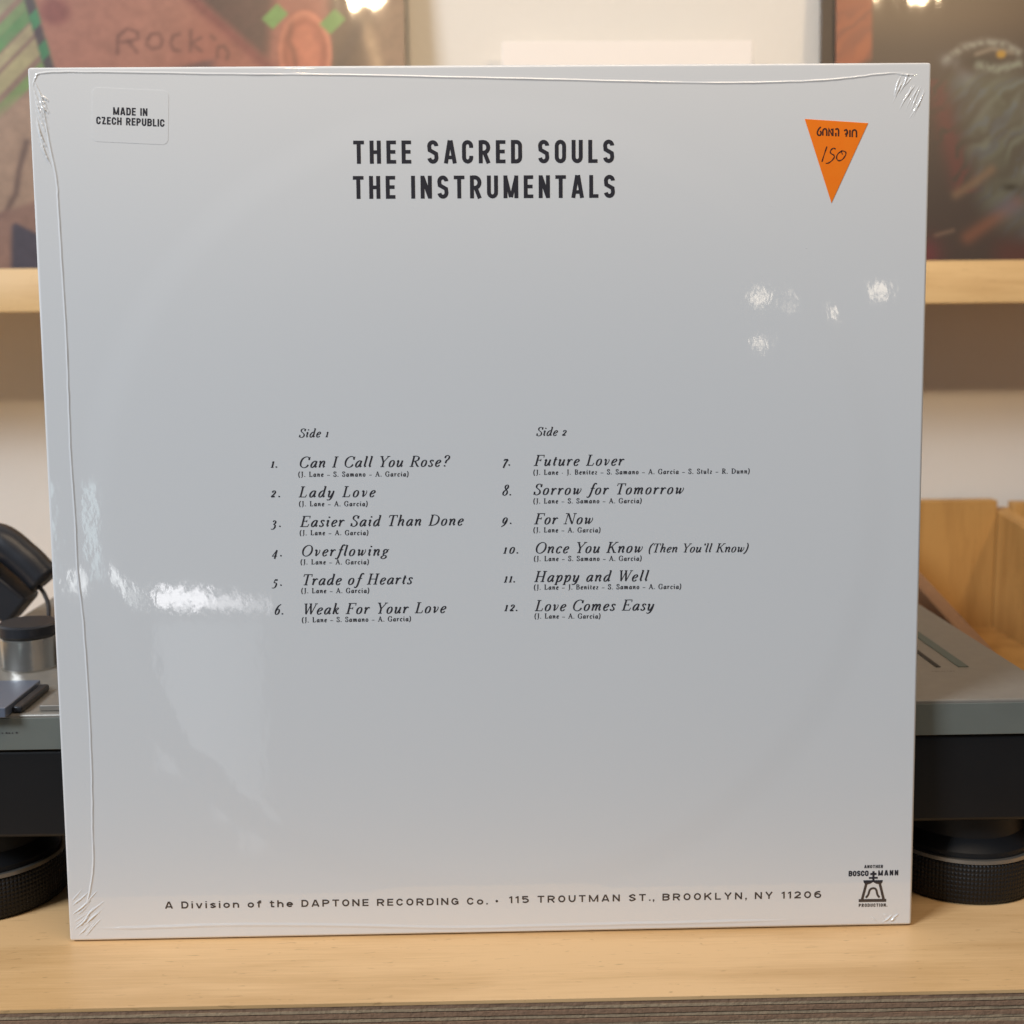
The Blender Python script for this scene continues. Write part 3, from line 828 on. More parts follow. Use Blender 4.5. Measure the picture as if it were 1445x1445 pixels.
# ------------------------------------------------------------------ lettering engine
# every stroke: (list of points, list of widths, closed). Mesh is a mitred ribbon.
def ribbon(V, F, pts, wd, closed, lift):
    P = [np.array(p, float) for p in pts]
    Q, Wd = [P[0]], [wd[0]]
    for p, w in zip(P[1:], wd[1:]):
        if np.hypot(*(p - Q[-1])) > 1e-9: Q.append(p); Wd.append(w)
    n = len(Q)
    if n < 2: return
    if closed and np.hypot(*(Q[0] - Q[-1])) < 1e-8:
        Q.pop(); Wd.pop(); n -= 1
    base = len(V)
    for i in range(n):
        a = Q[(i - 1) % n] if (closed or i > 0) else None
        c = Q[(i + 1) % n] if (closed or i < n - 1) else None
        d1 = None if a is None else (Q[i] - a) / np.hypot(*(Q[i] - a))
        d2 = None if c is None else (c - Q[i]) / np.hypot(*(c - Q[i]))
        if d1 is None: d1 = d2
        if d2 is None: d2 = d1
        n1 = np.array([-d1[1], d1[0]]); n2 = np.array([-d2[1], d2[0]])
        m_ = n1 + n2; l = np.hypot(*m_)
        m_ = n1 if l < 1e-6 else m_ / l
        k = 1.0 / max(0.45, float(m_ @ n1))
        h = Wd[i] * 0.5 * k
        V.append((Q[i][0] + m_[0] * h, lift, Q[i][1] + m_[1] * h))
        V.append((Q[i][0] - m_[0] * h, lift, Q[i][1] - m_[1] * h))
    rng = range(n) if closed else range(n - 1)
    for i in rng:
        j = (i + 1) % n
        F.append((base + 2 * i, base + 2 * i + 1, base + 2 * j + 1, base + 2 * j))

def arcp(cx, cy, rx, ry, a0, a1, k=8):
    return [(cx + rx * math.cos(math.radians(a0 + (a1 - a0) * i / k)), cy + ry * math.sin(math.radians(a0 + (a1 - a0) * i / k))) for i in range(k + 1)]

SANS_W = dict(T=.48, H=.50, E=.43, S=.50, A=.56, C=.50, R=.52, D=.50, O=.51, U=.50, L=.42, I=.17, N=.51, M=.67, Z=.48, P=.50, B=.52, G=.51, K=.54, Y=.54,
              V=.54)
def sans(ch, ws, t, cap_gap=0.16):
    """one grotesque glyph, cap height 1. Returns strokes and advance"""
    th = t * 0.90
    S = []
    def P(*pts, w=None, closed=False): S.append((list(pts), [w or t] * len(pts), closed))
    if ch == ' ': return [], 0.40 * (1 + 0.5 * (ws - 1))
    if ch in '.,': 
        P((t * .5, 0), (t * .5, t * 1.0))
        if ch == ',': P((t * .6, 0.02), (t * .25, -t * .9), w=t * .5)
        return S, t + cap_gap * .6
    if ch == '•':
        S.append(([(x, y) for x, y in arcp(.2, .40, .09, .09, 0, 360, 12)][:-1], [.18] * 12, True)); return S, .4
    low = ch.islower()
    hgt = 0.74 if low and ch not in 'fthi' else 1.0
    if ch in SANS_W: W = SANS_W[ch] * ws
    elif low: W = {'i': .17, 'v': .46, 's': .42, 'o': .46, 'n': .44, 'f': .30, 't': .32, 'h': .44, 'e': .46}[ch] * ws
    else: W = {'1': .28, '5': .47, '2': .47, '0': .5, '6': .5}[ch] * ws
    if ch in 'Ii': W = t
    if ch == '1': W = max(t * 1.9, .22 * ws)
    L, R = t / 2, W - t / 2
    B, Tt = th / 2, hgt - th / 2
    rx = (R - L) / 2; cx = (L + R) / 2
    ry = min((Tt - B) / 2, rx * 1.1) if ws < 1.4 else (Tt - B) / 2
    top = hgt
    if ch in 'O0o': S.append((arcp(cx, Tt - ry, rx, ry, 0, 180) + arcp(cx, B + ry, rx, ry, 180, 360), [t] * 18, True))
    elif ch == 'T': P((0, Tt), (W, Tt), w=th); P((cx, 0), (cx, top - th * .5))
    elif ch == 'H': P((L, 0), (L, top)); P((R, 0), (R, top)); P((L, .5 * top), (R, .5 * top), w=th)
    elif ch == 'E': P((L, 0), (L, top)); P((L, Tt), (W, Tt), w=th); P((L, .51), (W * .93, .51), w=th); P((L, B), (W, B), w=th)
    elif ch == 'L': P((L, 0), (L, top)); P((L, B), (W, B), w=th)
    elif ch in 'I': P((L, 0), (L, top))
    elif ch == 'i': P((L, 0), (L, .74)); P((L, .86), (L, 1.0))
    elif ch in 'Ss':
        c = 'S'
        y1 = top * .5
        pts = [(R, Tt - ry * .95)] + arcp(cx, Tt - ry, rx, ry, 8, 176, 9) + [(L + rx * .12, y1 + ry * .45), (cx, y1), (R - rx * .12, y1 - ry * .45)] + arcp(cx, B + ry, rx, ry, 4, -172, 9)
        if ws > 1.4:
            pts = catmull([(R, Tt - ry * .42), (cx + rx * .55, Tt - .02), (cx, Tt), (L + .02, Tt - ry * .45), (cx - rx * .3, y1 + .05), (cx + rx * .4, y1 - .05), (R, B + ry * .45), (cx, B), (cx - rx * .6, B + .02), (L, B + ry * .45)], 4)
        P(*pts)
    elif ch == 'C' or ch == 'G':
        k = 25 if ws > 1.4 else 0
        ext = [] if ws > 1.4 else [(R, Tt - ry - .07)]
        ex2 = [] if ws > 1.4 else [(R, B + ry + .07)]
        P(*(ext + arcp(cx, Tt - ry, rx, ry, k, 180) + arcp(cx, B + ry, rx, ry, 180, 360 - k) + ex2))
        if ch == 'G': P((cx, .46), (W, .46), w=th); P((R, .46), (R, .08))
    elif ch in 'A':
        P((L * .9, 0), (cx - t * .12, top)); P((W - L * .9, 0), (cx + t * .12, top)); P((W * .22, .26), (W * .78, .26), w=th)
    elif ch in 'Vv':
        P((L * .9, top), (cx - t * .1, 0)); P((W - L * .9, top), (cx + t * .1, 0))
    elif ch in 'RPB':
        P((L, 0), (L, top))
        mid = .46 if ch != 'B' else .53
        r2 = (Tt - mid) / 2; r2x = min(rx * 1.2, r2 * 1.1 if ws < 1.4 else rx)
        P(*([(L, Tt)] + arcp(R - r2x, (Tt + mid) / 2, r2x, r2, 90, -90) + [(L, mid)]))
        if ch == 'R': P((cx, mid), (W - t * .45, 0))
        if ch == 'B':
            r3 = (mid - B) / 2; P(*([(L, mid)] + arcp(R - r2x, (B + mid) / 2, r2x, r3, 90, -90) + [(L, B)]))
    elif ch == 'D':
        P(*([(L, B), (L, Tt)] + arcp(R - rx, Tt - ry, rx, ry, 90, 0) + arcp(R - rx, B + ry, rx, ry, 0, -90)), closed=True)
    elif ch == 'U': P(*([(L, top)] + arcp(cx, B + ry, rx, ry, 180, 360) + [(R, top)]))
    elif ch == 'N': P((L, 0), (L, top)); P((R, 0), (R, top)); P((L * 1.05, top - t * .3), (R - L * .05, t * .3), w=t * 1.05)
    elif ch == 'M': P((L, 0), (L, top)); P((R, 0), (R, top)); P((L * 1.1, top - t * .3), (cx - t * .1, t * .25), w=t * .85); P((R - L * .1, top - t * .3), (cx + t * .1, t * .25), w=t * .85)
    elif ch == 'Z': P((0, Tt), (W - t * .6, Tt), w=th); P((W - t * .75, Tt), (t * .75, B)); P((t * .4, B), (W, B), w=th)
    elif ch == 'K': P((L, 0), (L, top)); P((L, .36), (W - t * .5, top)); P((W * .42, .56), (W - t * .45, 0))
    elif ch == 'Y': P((t * .45, top), (cx, .45)); P((W - t * .45, top), (cx, .45)); P((cx, 0), (cx, .5))
    elif ch in 'nh':
        P((L, 0), (L, top)); P(*([(L, .74 - th * 1.5)] + arcp(cx, .74 - th / 2 - rx * .8, rx, rx * .8, 150, 0, 7) + [(R, 0)]))
    elif ch == 'f': P((W, 1 - th / 2), (W * .62, 1 - th / 2), (W * .42, .84), (W * .42, 0)); P((0, .68), (W, .68), w=th)
    elif ch == 't': P((W * .42, .96), (W * .42, .12), (W * .62, th / 2), (W, th / 2)); P((0, .68), (W, .68), w=th)
    elif ch == 'e': P(*([(L, .38), (R, .38)] + arcp(cx, (B + Tt) / 2, rx, (Tt - B) / 2, 5, 320, 16)))
    elif ch == '1': P((W - t / 2, 0), (W - t / 2, 1)); P((W - t / 2, .93), (0, .74), w=th * .9)
    elif ch == '2': P(*(arcp(cx, 1 - th / 2 - .24, rx, .24, 170, -20, 8) + [(L, B)])); P((0, B), (W, B), w=th)
    elif ch == '5': P((W * .92, Tt), (L + .04, Tt), (L, .55)); P(*catmull([(L, .53), (cx, .62), (R, .45), (R, .24), (cx, B), (L, .17)], 5))
    elif ch == '6': S.append((arcp(cx, B + .26, rx, .26, 0, 360, 16)[:-1], [t] * 16, True)); P(*catmull([(R - .05, .9), (cx, Tt), (L + .02, .7), (L, .3)], 5))
    return S, W + cap_gap * (1 + .25 * (ws - 1))

# ---- pointed pen serif glyphs: strokes are (kind, weight, points); C smooth, P straight, O closed smooth
# weight: t thick, n thin, a = by direction (down strokes swell)
def sf(x, y, w=.22): return ('P', 'n', [(x - w / 2, y), (x + w / 2, y)])
TP, BT = .978, .022
SER = {
 'I': ([('P', 't', [(.2, 0), (.2, 1)]), sf(.2, TP, .32), sf(.2, BT, .32)], .42),
 'L': ([('P', 't', [(.2, 0), (.2, 1)]), sf(.2, TP, .34), ('P', 'n', [(.05, BT), (.62, BT), (.66, .24)])], .68),
 'F': ([('P', 't', [(.2, 0), (.2, 1)]), sf(.2, BT, .34), ('P', 'n', [(.05, TP), (.68, TP), (.69, .77)]), ('P', 'n', [(.2, .52), (.5, .52)]), ('P', 'n', [(.5, .42), (.5, .63)])], .70),
 'E': ([('P', 't', [(.2, 0), (.2, 1)]), ('P', 'n', [(.05, TP), (.68, TP), (.69, .78)]), ('P', 'n', [(.2, .52), (.5, .52)]), ('P', 'n', [(.5, .42), (.5, .63)]), ('P', 'n', [(.05, BT), (.68, BT), (.74, .25)])], .76),
 'T': ([('P', 't', [(.38, 0), (.38, 1)]), sf(.38, BT, .34), ('P', 'n', [(.05, .78), (.07, TP), (.71, TP), (.72, .78)])], .72),
 'H': ([('P', 't', [(.2, 0), (.2, 1)]), ('P', 't', [(.72, 0), (.72, 1)]), ('P', 'n', [(.2, .5), (.72, .5)]), sf(.2, TP, .32), sf(.2, BT, .32), sf(.72, TP, .32), sf(.72, BT, .32)], .92),
 'N': ([('P', 'n', [(.18, 0), (.18, 1)]), ('P', 't', [(.2, 1), (.74, .02)]), ('P', 'n', [(.76, 0), (.76, 1)]), sf(.12, TP, .26), sf(.18, BT, .28), sf(.76, TP, .28)], .92),
 'K': ([('P', 't', [(.2, 0), (.2, 1)]), ('P', 'n', [(.22, .4), (.68, .97)]), ('P', 't', [(.38, .57), (.70, .02)]), sf(.2, TP, .32), sf(.2, BT, .32), sf(.7, TP, .26), sf(.74, BT, .26)], .84),
 'R': ([('P', 't', [(.2, 0), (.2, 1)]), ('C', 'a', [(.08, TP), (.42, .975), (.62, .86), (.61, .64), (.42, .52), (.2, .50)]), ('C', 't', [(.40, .50), (.54, .26), (.70, .03)]), sf(.2, BT, .34), sf(.74, BT, .16)], .78),
 'B': ([('P', 't', [(.2, 0), (.2, 1)]), ('C', 'a', [(.08, TP), (.42, .975), (.58, .86), (.56, .64), (.40, .53), (.2, .52)]), ('C', 'a', [(.4, .53), (.64, .42), (.65, .15), (.45, .02), (.08, BT)])], .76),
 'D': ([('P', 't', [(.2, 0), (.2, 1)]), ('C', 'a', [(.06, TP), (.45, .97), (.74, .78), (.80, .5), (.72, .2), (.45, .03), (.06, BT)])], .90),
 'O': ([('O', 'a', [(.45, 1.0), (.18, .84), (.08, .5), (.18, .14), (.45, -.01), (.72, .16), (.82, .5), (.72, .86)])], .90),
 'C': ([('C', 'a', [(.74, .70), (.66, .92), (.44, 1.0), (.18, .84), (.08, .5), (.16, .16), (.42, -.01), (.64, .06), (.76, .26)]), ('P', 'n', [(.75, .70), (.76, .98)])], .80),
 'G': ([('C', 'a', [(.74, .70), (.66, .92), (.44, 1.0), (.18, .84), (.08, .5), (.16, .16), (.42, -.01), (.62, .04), (.70, .12)]), ('P', 'n', [(.74, .70), (.75, .98)]), ('P', 't', [(.70, .02), (.70, .42)]), sf(.70, .42, .26)], .84),
 'S': ([('C', 'a', [(.52, .72), (.46, .93), (.30, 1.0), (.13, .90), (.14, .68), (.34, .52), (.50, .36), (.52, .14), (.34, -.01), (.14, .06), (.07, .28)]), ('P', 'n', [(.54, .70), (.55, .98)]), ('P', 'n', [(.06, .30), (.05, .02)])], .60),
 'W': ([('P', 't', [(.12, 1), (.34, .02)]), ('P', 'n', [(.34, .0), (.56, .98)]), ('P', 't', [(.52, 1), (.74, .02)]), ('P', 'n', [(.74, 0), (.98, .98)]), sf(.12, TP, .26), sf(.52, TP, .22), sf(.98, TP, .24)], 1.02),
 'Y': ([('P', 't', [(.12, 1), (.38, .44)]), ('P', 'n', [(.38, .44), (.70, .98)]), ('P', 't', [(.38, .46), (.38, 0)]), sf(.12, TP, .26), sf(.70, TP, .26), sf(.38, BT, .32)], .72),
 'A': ([('P', 'n', [(.10, 0), (.44, 1)]), ('P', 't', [(.42, 1), (.74, 0)]), ('P', 'n', [(.22, .34), (.62, .34)]), sf(.10, BT, .26), sf(.74, BT, .30)], .84),
 'J': ([('P', 't', [(.30, 1), (.30, .08)]), ('C', 'n', [(.30, .10), (.24, -.12), (.06, -.14)]), sf(.30, TP, .32)], .46),
 'a': ([('C', 'a', [(.44, .50), (.34, .60), (.18, .50), (.08, .26), (.12, .05), (.22, .0), (.34, .12), (.43, .34)]), ('C', 't', [(.46, .60), (.44, .34), (.43, .10)]), ('C', 'n', [(.43, .10), (.48, .01), (.58, .12)])], .56),
 'b': ([('P', 't', [(.14, 1.0), (.14, .10)]), ('C', 'a', [(.14, .3), (.24, .54), (.38, .60), (.48, .42), (.44, .14), (.28, .0), (.14, .08)])], .54),
 'c': ([('C', 'a', [(.42, .46), (.38, .58), (.28, .60), (.14, .46), (.09, .24), (.16, .03), (.28, .0), (.42, .12)])], .47),
 'd': ([('C', 'a', [(.44, .50), (.34, .60), (.18, .50), (.08, .26), (.12, .05), (.22, .0), (.34, .12), (.43, .34)]), ('P', 't', [(.45, 1.02), (.43, .10)]), ('C', 'n', [(.43, .10), (.48, .01), (.58, .12)]), sf(.40, 1.0, .14)], .58),
 'e': ([('C', 'a', [(.10, .26), (.30, .32), (.42, .46), (.34, .60), (.18, .52), (.09, .26), (.16, .03), (.28, .0), (.43, .13)])], .48),
 'f': ([('C', 'a', [(.52, .94), (.44, 1.04), (.34, .98), (.28, .74), (.24, .2), (.19, -.14), (.08, -.28), (-.04, -.2)]), ('P', 'n', [(.10, .57), (.46, .57)])], .38),
 'g': ([('O', 'a', [(.27, .60), (.14, .52), (.12, .36), (.22, .24), (.36, .32), (.40, .48)]), ('P', 'n', [(.38, .52), (.52, .58)]), ('C', 'a', [(.20, .24), (.13, .14), (.22, .06), (.38, .0), (.42, -.14), (.28, -.27), (.08, -.24), (.04, -.12), (.14, -.01), (.24, .05)])], .50),
 'h': ([('P', 't', [(.14, 1.02), (.12, 0)]), sf(.09, 1.0, .14), ('C', 'a', [(.14, .34), (.26, .54), (.38, .60), (.45, .48), (.43, .28), (.42, .10)]), ('C', 'n', [(.42, .10), (.47, .01), (.56, .12)])], .58),
 'i': ([('C', 't', [(.15, .60), (.13, .34), (.12, .10)]), ('C', 'n', [(.02, .48), (.08, .59), (.15, .58)]), ('C', 'n', [(.12, .10), (.17, .01), (.26, .12)]), ('P', 't', [(.155, .80), (.15, .92)])], .28),
 'k': ([('P', 't', [(.14, 1.02), (.12, 0)]), sf(.09, 1.0, .14), ('C', 'n', [(.14, .28), (.30, .52), (.42, .58), (.44, .48), (.30, .34), (.20, .32)]), ('C', 't', [(.26, .32), (.36, .12), (.42, .03)]), ('C', 'n', [(.42, .03), (.48, .02), (.54, .12)])], .54),
 'l': ([('P', 't', [(.15, 1.02), (.12, .10)]), sf(.10, 1.0, .14), ('C', 'n', [(.12, .10), (.17, .01), (.26, .12)])], .28),
 'm': ([('C', 'n', [(.0, .48), (.06, .59), (.13, .58)]), ('P', 't', [(.13, .58), (.12, 0)]), ('C', 'a', [(.14, .34), (.24, .54), (.34, .60), (.40, .48), (.39, 0)]), ('C', 'a', [(.41, .34), (.51, .54), (.61, .60), (.67, .48), (.66, .28), (.65, .10)]), ('C', 'n', [(.65, .10), (.70, .01), (.79, .12)])], .82),
 'n': ([('C', 'n', [(.0, .48), (.06, .59), (.13, .58)]), ('P', 't', [(.13, .58), (.12, 0)]), ('C', 'a', [(.14, .34), (.26, .54), (.37, .60), (.44, .48), (.42, .28), (.41, .10)]), ('C', 'n', [(.41, .10), (.46, .01), (.55, .12)])], .57),
 'o': ([('O', 'a', [(.27, .60), (.13, .50), (.08, .28), (.13, .06), (.25, .0), (.39, .10), (.44, .32), (.39, .54)])], .52),
 'p': ([('C', 'n', [(.0, .48), (.06, .59), (.13, .58)]), ('P', 't', [(.15, .58), (.12, -.28)]), sf(.12, -.27, .24), ('C', 'a', [(.14, .3), (.24, .54), (.38, .60), (.47, .42), (.43, .14), (.28, .0), (.14, .08)])], .54),
 'r': ([('C', 'n', [(.0, .48), (.06, .59), (.13, .58)]), ('P', 't', [(.13, .58), (.12, 0)]), ('C', 'a', [(.14, .34), (.22, .50), (.31, .59), (.38, .56)]), ('P', 't', [(.37, .50), (.37, .59)])], .42),
 's': ([('C', 'a', [(.34, .47), (.30, .58), (.20, .60), (.12, .52), (.14, .40), (.28, .26), (.33, .12), (.22, .0), (.10, .02), (.06, .14)])], .40),
 't': ([('C', 't', [(.17, .80), (.14, .4), (.13, .10)]), ('C', 'n', [(.13, .10), (.18, .01), (.28, .12)]), ('P', 'n', [(.04, .57), (.32, .57)])], .33),
 'u': ([('C', 'n', [(.0, .48), (.06, .59), (.13, .58)]), ('C', 'a', [(.14, .58), (.11, .30), (.13, .06), (.22, .0), (.34, .12), (.42, .34)]), ('C', 't', [(.45, .59), (.43, .34), (.42, .10)]), ('C', 'n', [(.42, .10), (.47, .01), (.56, .12)])], .57),
 'v': ([('C', 'n', [(.02, .48), (.07, .59), (.13, .58)]), ('C', 't', [(.14, .58), (.17, .3), (.19, .02)]), ('C', 'n', [(.19, .0), (.36, .22), (.42, .46), (.36, .59)])], .48),
 'w': ([('C', 'n', [(.02, .48), (.07, .59), (.13, .58)]), ('C', 't', [(.14, .58), (.15, .3), (.17, .02)]), ('C', 'n', [(.17, .0), (.34, .24), (.41, .56)]), ('C', 't', [(.41, .56), (.41, .3), (.43, .02)]), ('C', 'n', [(.43, .0), (.60, .22), (.66, .46), (.60, .59)])], .72),
 'y': ([('C', 'n', [(.0, .48), (.06, .59), (.13, .58)]), ('C', 'a', [(.14, .58), (.12, .30), (.14, .06), (.23, .0), (.34, .12), (.42, .34)]), ('C', 'a', [(.45, .59), (.43, .2), (.36, -.12), (.20, -.28), (.05, -.22)])], .54),
 'z': ([('P', 'n', [(.06, .57), (.40, .57)]), ('P', 'a', [(.40, .57), (.06, .03)]), ('P', 'n', [(.06, .03), (.42, .03)])], .46),
 '.': ([('P', 't', [(.10, -.01), (.10, .11)])], .24),
 '?': ([('C', 'a', [(.12, .78), (.16, .96), (.32, 1.02), (.46, .90), (.44, .70), (.30, .52), (.27, .30)]), ('P', 't', [(.26, -.01), (.26, .11)])], .50),
 "'": ([('P', 't', [(.16, 1.0), (.13, .78)])], .22),
 '(': ([('C', 'a', [(.34, 1.05), (.16, .8), (.09, .42), (.14, .05), (.26, -.2)])], .30),
 ')': ([('C', 'a', [(.06, 1.05), (.20, .8), (.22, .42), (.15, .05), (-.02, -.2)])], .30),
 '-': ([('P', 'n', [(.04, .28), (.24, .28)])], .28),
 '–': ([('P', 'n', [(.02, .28), (.56, .28)])], .58),
 ' ': ([], .30),
 '0': ([('O', 'a', [(.27, .60), (.13, .50), (.08, .28), (.13, .06), (.25, .0), (.39, .10), (.44, .32), (.39, .54)])], .54),
 '1': ([('P', 't', [(.19, .60), (.18, .03)]), sf(.18, BT, .26), ('P', 'n', [(.19, .58), (.07, .50)])], .38),
 '2': ([('C', 'a', [(.10, .44), (.16, .58), (.30, .60), (.38, .46), (.28, .26), (.07, .05)]), ('P', 't', [(.08, .055), (.42, .055)])], .50),
 '3': ([('C', 'a', [(.10, .50), (.22, .60), (.36, .52), (.34, .34), (.20, .24)]), ('C', 'a', [(.20, .24), (.38, .16), (.40, -.06), (.26, -.22), (.06, -.2)])], .50),
 '4': ([('P', 't', [(.34, .60), (.32, -.24)]), ('P', 'n', [(.34, .60), (.04, .02), (.48, .02)])], .54),
 '5': ([('P', 't', [(.16, .56), (.42, .56)]), ('P', 'n', [(.16, .56), (.12, .28)]), ('C', 'a', [(.12, .28), (.28, .30), (.40, .14), (.34, -.12), (.20, -.22), (.04, -.2)])], .50),
 '6': ([('C', 'a', [(.46, .98), (.26, .82), (.12, .5), (.09, .26), (.15, .05), (.27, .0), (.40, .12), (.43, .34), (.36, .50), (.24, .52), (.12, .38)])], .54),
 '7': ([('P', 't', [(.08, .56), (.44, .56)]), ('P', 'n', [(.08, .56), (.07, .44)]), ('C', 'a', [(.44, .56), (.28, .24), (.18, -.22)])], .50),
 '8': ([('O', 'a', [(.28, 1.0), (.16, .92), (.14, .76), (.26, .58), (.42, .40), (.44, .16), (.28, .0), (.10, .10), (.10, .34), (.26, .54), (.40, .72), (.40, .92)])], .56),
 '9': ([('C', 'a', [(.42, .36), (.28, .10), (.14, .12), (.09, .32), (.16, .54), (.30, .60), (.42, .48), (.42, .20), (.30, -.08), (.06, -.26)])], .54),
}
def serif(ch, thick, thin):
    st, adv = SER[ch]
    out = []
    for kind, wt, pts in st:
        closed = kind == 'O'
        P = catmull(pts, 5, closed) if kind in 'CO' and len(pts) > 1 else list(pts)
        n = len(P)
        wd = []
        for i in range(n):
            if wt == 't': wd.append(thick)
            elif wt == 'n': wd.append(thin)
            else:
                a = P[(i - 1) % n] if (closed or i > 0) else P[i]
                c = P[(i + 1) % n] if (closed or i < n - 1) else P[i]
                dx, dy = c[0] - a[0], c[1] - a[1]
                l = math.hypot(dx, dy) + 1e-9
                wd.append(thin + (thick - thin) * (abs(dy) / l) ** 2.2)
        out.append((P, wd, closed))
    return out, adv

def text_mesh(name, txt, x0, z0, x1, z1, cap, style, mat, parent, y=-0.00006):
    """set txt so that it runs from (x0,z0) to (x1,z1) in mm on the sleeve with the given cap height"""
    if style == 'title': g = [sans(c, 0.99, .176, .18) for c in txt]; shear = 0
    elif style == 'country': g = [sans(c, 1.22, .21, .09) for c in txt]; shear = 0
    elif style == 'footer': g = [sans(c, 1.95, .205, .2) for c in txt]; shear = 0
    elif style == 'logo': g = [sans(c, 1.3, .25, .08) for c in txt]; shear = 0
    elif style == 'credit': g = [serif(c, .20, .10) for c in txt]; shear = 0
    else: g = [serif(c, .152, .064) for c in txt]; shear = .28
    if style == 'number': cap = 3.75
    if style == 'track' and txt[0] in 'TW': x0 -= .45
    length = math.hypot(x1 - x0, z1 - z0)
    last_gap = {'title': .2, 'country': .1, 'footer': .2 * 1.24, 'logo': .1}.get(style, .06)
    ext = 0.1 if shear else 0
    tot = (sum(a for _, a in g) - last_gap + ext) * cap
    tr = (length - tot) / max(1, len(g) - 1)
    ux, uz = (x1 - x0) / length, (z1 - z0) / length
    xs = 1.10 if style in ('track', 'tracksmall', 'side') else 1.0
    tot = tot + (xs - 1) * sum(a for _, a in g) * cap
    tr = (length - tot) / max(1, len(g) - 1)
    V, F = [], []
    pen = 0.0
    k = 0
    for st, adv in g:
        for pts, wd, closed in st:
            q = []
            for px, py in pts:
                sx = pen + (px * xs + shear * py) * cap; sy = py * cap
                q.append(((x0 + ux * sx - uz * sy) / 1000, (z0 + uz * sx + ux * sy) / 1000))
            ribbon(V, F, q, [w * cap / 1000 for w in wd], closed, y - 0.0000015 * (k % 6))
            k += 1
        pen += adv * xs * cap + tr
    return new_obj(name, mesh_of(name, V, F), mat, parent)

TEXT = [
    ('title', 'THEE SACRED SOULS', -45.63, 281.56, 45.64, 281.27, 7.89),
    ('title', 'THE INSTRUMENTALS', -46.03, 269.52, 45.87, 269.24, 7.84),
    ('side', 'Side 1', -67.52, 186.06, -56.72, 186.09, 3.09),
    ('side', 'Side 2', 17.41, 185.65, 28.42, 185.65, 3.1),
    ('number', '1.', -77.95, 175.34, -75.11, 175.39, 3.69),
    ('number', '2.', -78.27, 164.73, -74.41, 164.76, 3.71),
    ('number', '3.', -78.42, 153.97, -74.47, 154.0, 3.72),
    ('number', '4.', -78.31, 143.28, -74.41, 143.3, 3.74),
    ('number', '5.', -78.63, 132.54, -74.72, 132.56, 3.76),
    ('number', '6.', -78.21, 122.0, -74.51, 122.03, 3.78),
    ('number', '7.', 5.15, 175.09, 8.36, 175.13, 3.7),
    ('number', '8.', 4.92, 164.34, 8.63, 164.37, 3.72),
    ('number', '9.', 4.68, 153.98, 8.65, 154.0, 3.73),
    ('number', '10.', 5.04, 143.19, 10.95, 143.19, 3.76),
    ('number', '11.', 5.13, 132.59, 9.71, 132.61, 3.78),
    ('number', '12.', 5.17, 122.05, 10.46, 122.05, 3.79),
    ('track', 'Can I Call You Rose?', -67.82, 175.25, -14.37, 175.07, 3.86),
    ('track', 'Lady Love', -68.3, 164.59, -40.79, 164.4, 3.88),
    ('track', 'Easier Said Than Done', -68.12, 153.89, -9.28, 153.72, 3.9),
    ('track', 'Overflowing', -67.93, 143.24, -36.6, 142.98, 3.92),
    ('track', 'Trade of Hearts', -67.66, 132.62, -28.04, 132.51, 3.94),
    ('track', 'Weak For Your Love', -67.65, 121.88, -16.04, 121.76, 3.95),
    ('track', 'Future Lover', 16.42, 174.9, 48.74, 174.67, 3.88),
    ('track', 'Sorrow for Tomorrow', 16.18, 164.43, 70.55, 164.09, 3.9),
    ('track', 'For Now', 16.34, 153.77, 37.6, 153.55, 3.92),
    ('track', 'Once You Know', 16.5, 143.17, 55.65, 142.88, 3.94),
    ('track', 'Happy and Well', 16.15, 132.65, 57.62, 132.41, 3.95),
    ('track', 'Love Comes Easy', 16.22, 121.94, 59.75, 121.58, 3.98),
    ('tracksmall', "(Then You'll Know)", 57.72, 142.9, 94.06, 142.52, 3.22),
    ('credit', '(J. Lane – S. Samano – A. Garcia)', -67.99, 171.99, -28.63, 171.66, 1.76),
    ('credit', '(J. Lane – A. Garcia)', -68.03, 161.38, -43.54, 161.1, 1.77),
    ('credit', '(J. Lane – A. Garcia)', -68.07, 150.88, -43.52, 150.61, 1.77),
    ('credit', '(J. Lane – A. Garcia)', -68.06, 140.25, -43.58, 139.96, 1.78),
    ('credit', '(J. Lane – A. Garcia)', -68.1, 129.72, -43.68, 129.48, 1.79),
    ('credit', '(J. Lane – S. Samano – A. Garcia)', -68.16, 118.99, -28.76, 118.88, 1.8),
    ('credit', '(J. Lane - J. Benitez – S. Samano – A. Garcia – S. Stulz – R. Dunn)', 16.39, 171.68, 94.48, 171.23, 1.77),
    ('credit', '(J. Lane – S. Samano – A. Garcia)', 16.3, 161.32, 55.34, 160.96, 1.77),
    ('credit', '(J. Lane – A. Garcia)', 16.21, 150.81, 40.39, 150.49, 1.78),
    ('credit', '(J. Lane – S. Samano – A. Garcia)', 16.32, 140.32, 55.34, 139.92, 1.79),
    ('credit', '(J. Lane – J. Benitez – S. Samano – A. Garcia)', 16.23, 129.83, 69.8, 129.37, 1.8),
    ('credit', '(J. Lane – A. Garcia)', 16.35, 119.19, 40.28, 118.84, 1.81),
    ('footer', 'A Division of the DAPTONE RECORDING Co.', -121.76, 11.95, -2.37, 11.25, 2.68),
    ('footer', '•', 0.8, 11.38, 2.39, 11.37, 2.69),
    ('footer', '115 TROUTMAN ST., BROOKLYN, NY 11206', 5.99, 11.55, 123.0, 11.33, 2.69),
]
KIND = dict(title='title_lettering', side='side_heading', number='track_number', track='track_title', tracksmall='track_title', credit='songwriter_credit', footer='address_lettering')
for style, txt, x0, z0, x1, z1, cap in TEXT:
    text_mesh(KIND[style], txt, x0, z0, x1, z1, cap, style, M_ink_grey if style == 'credit' else M_ink, rec)

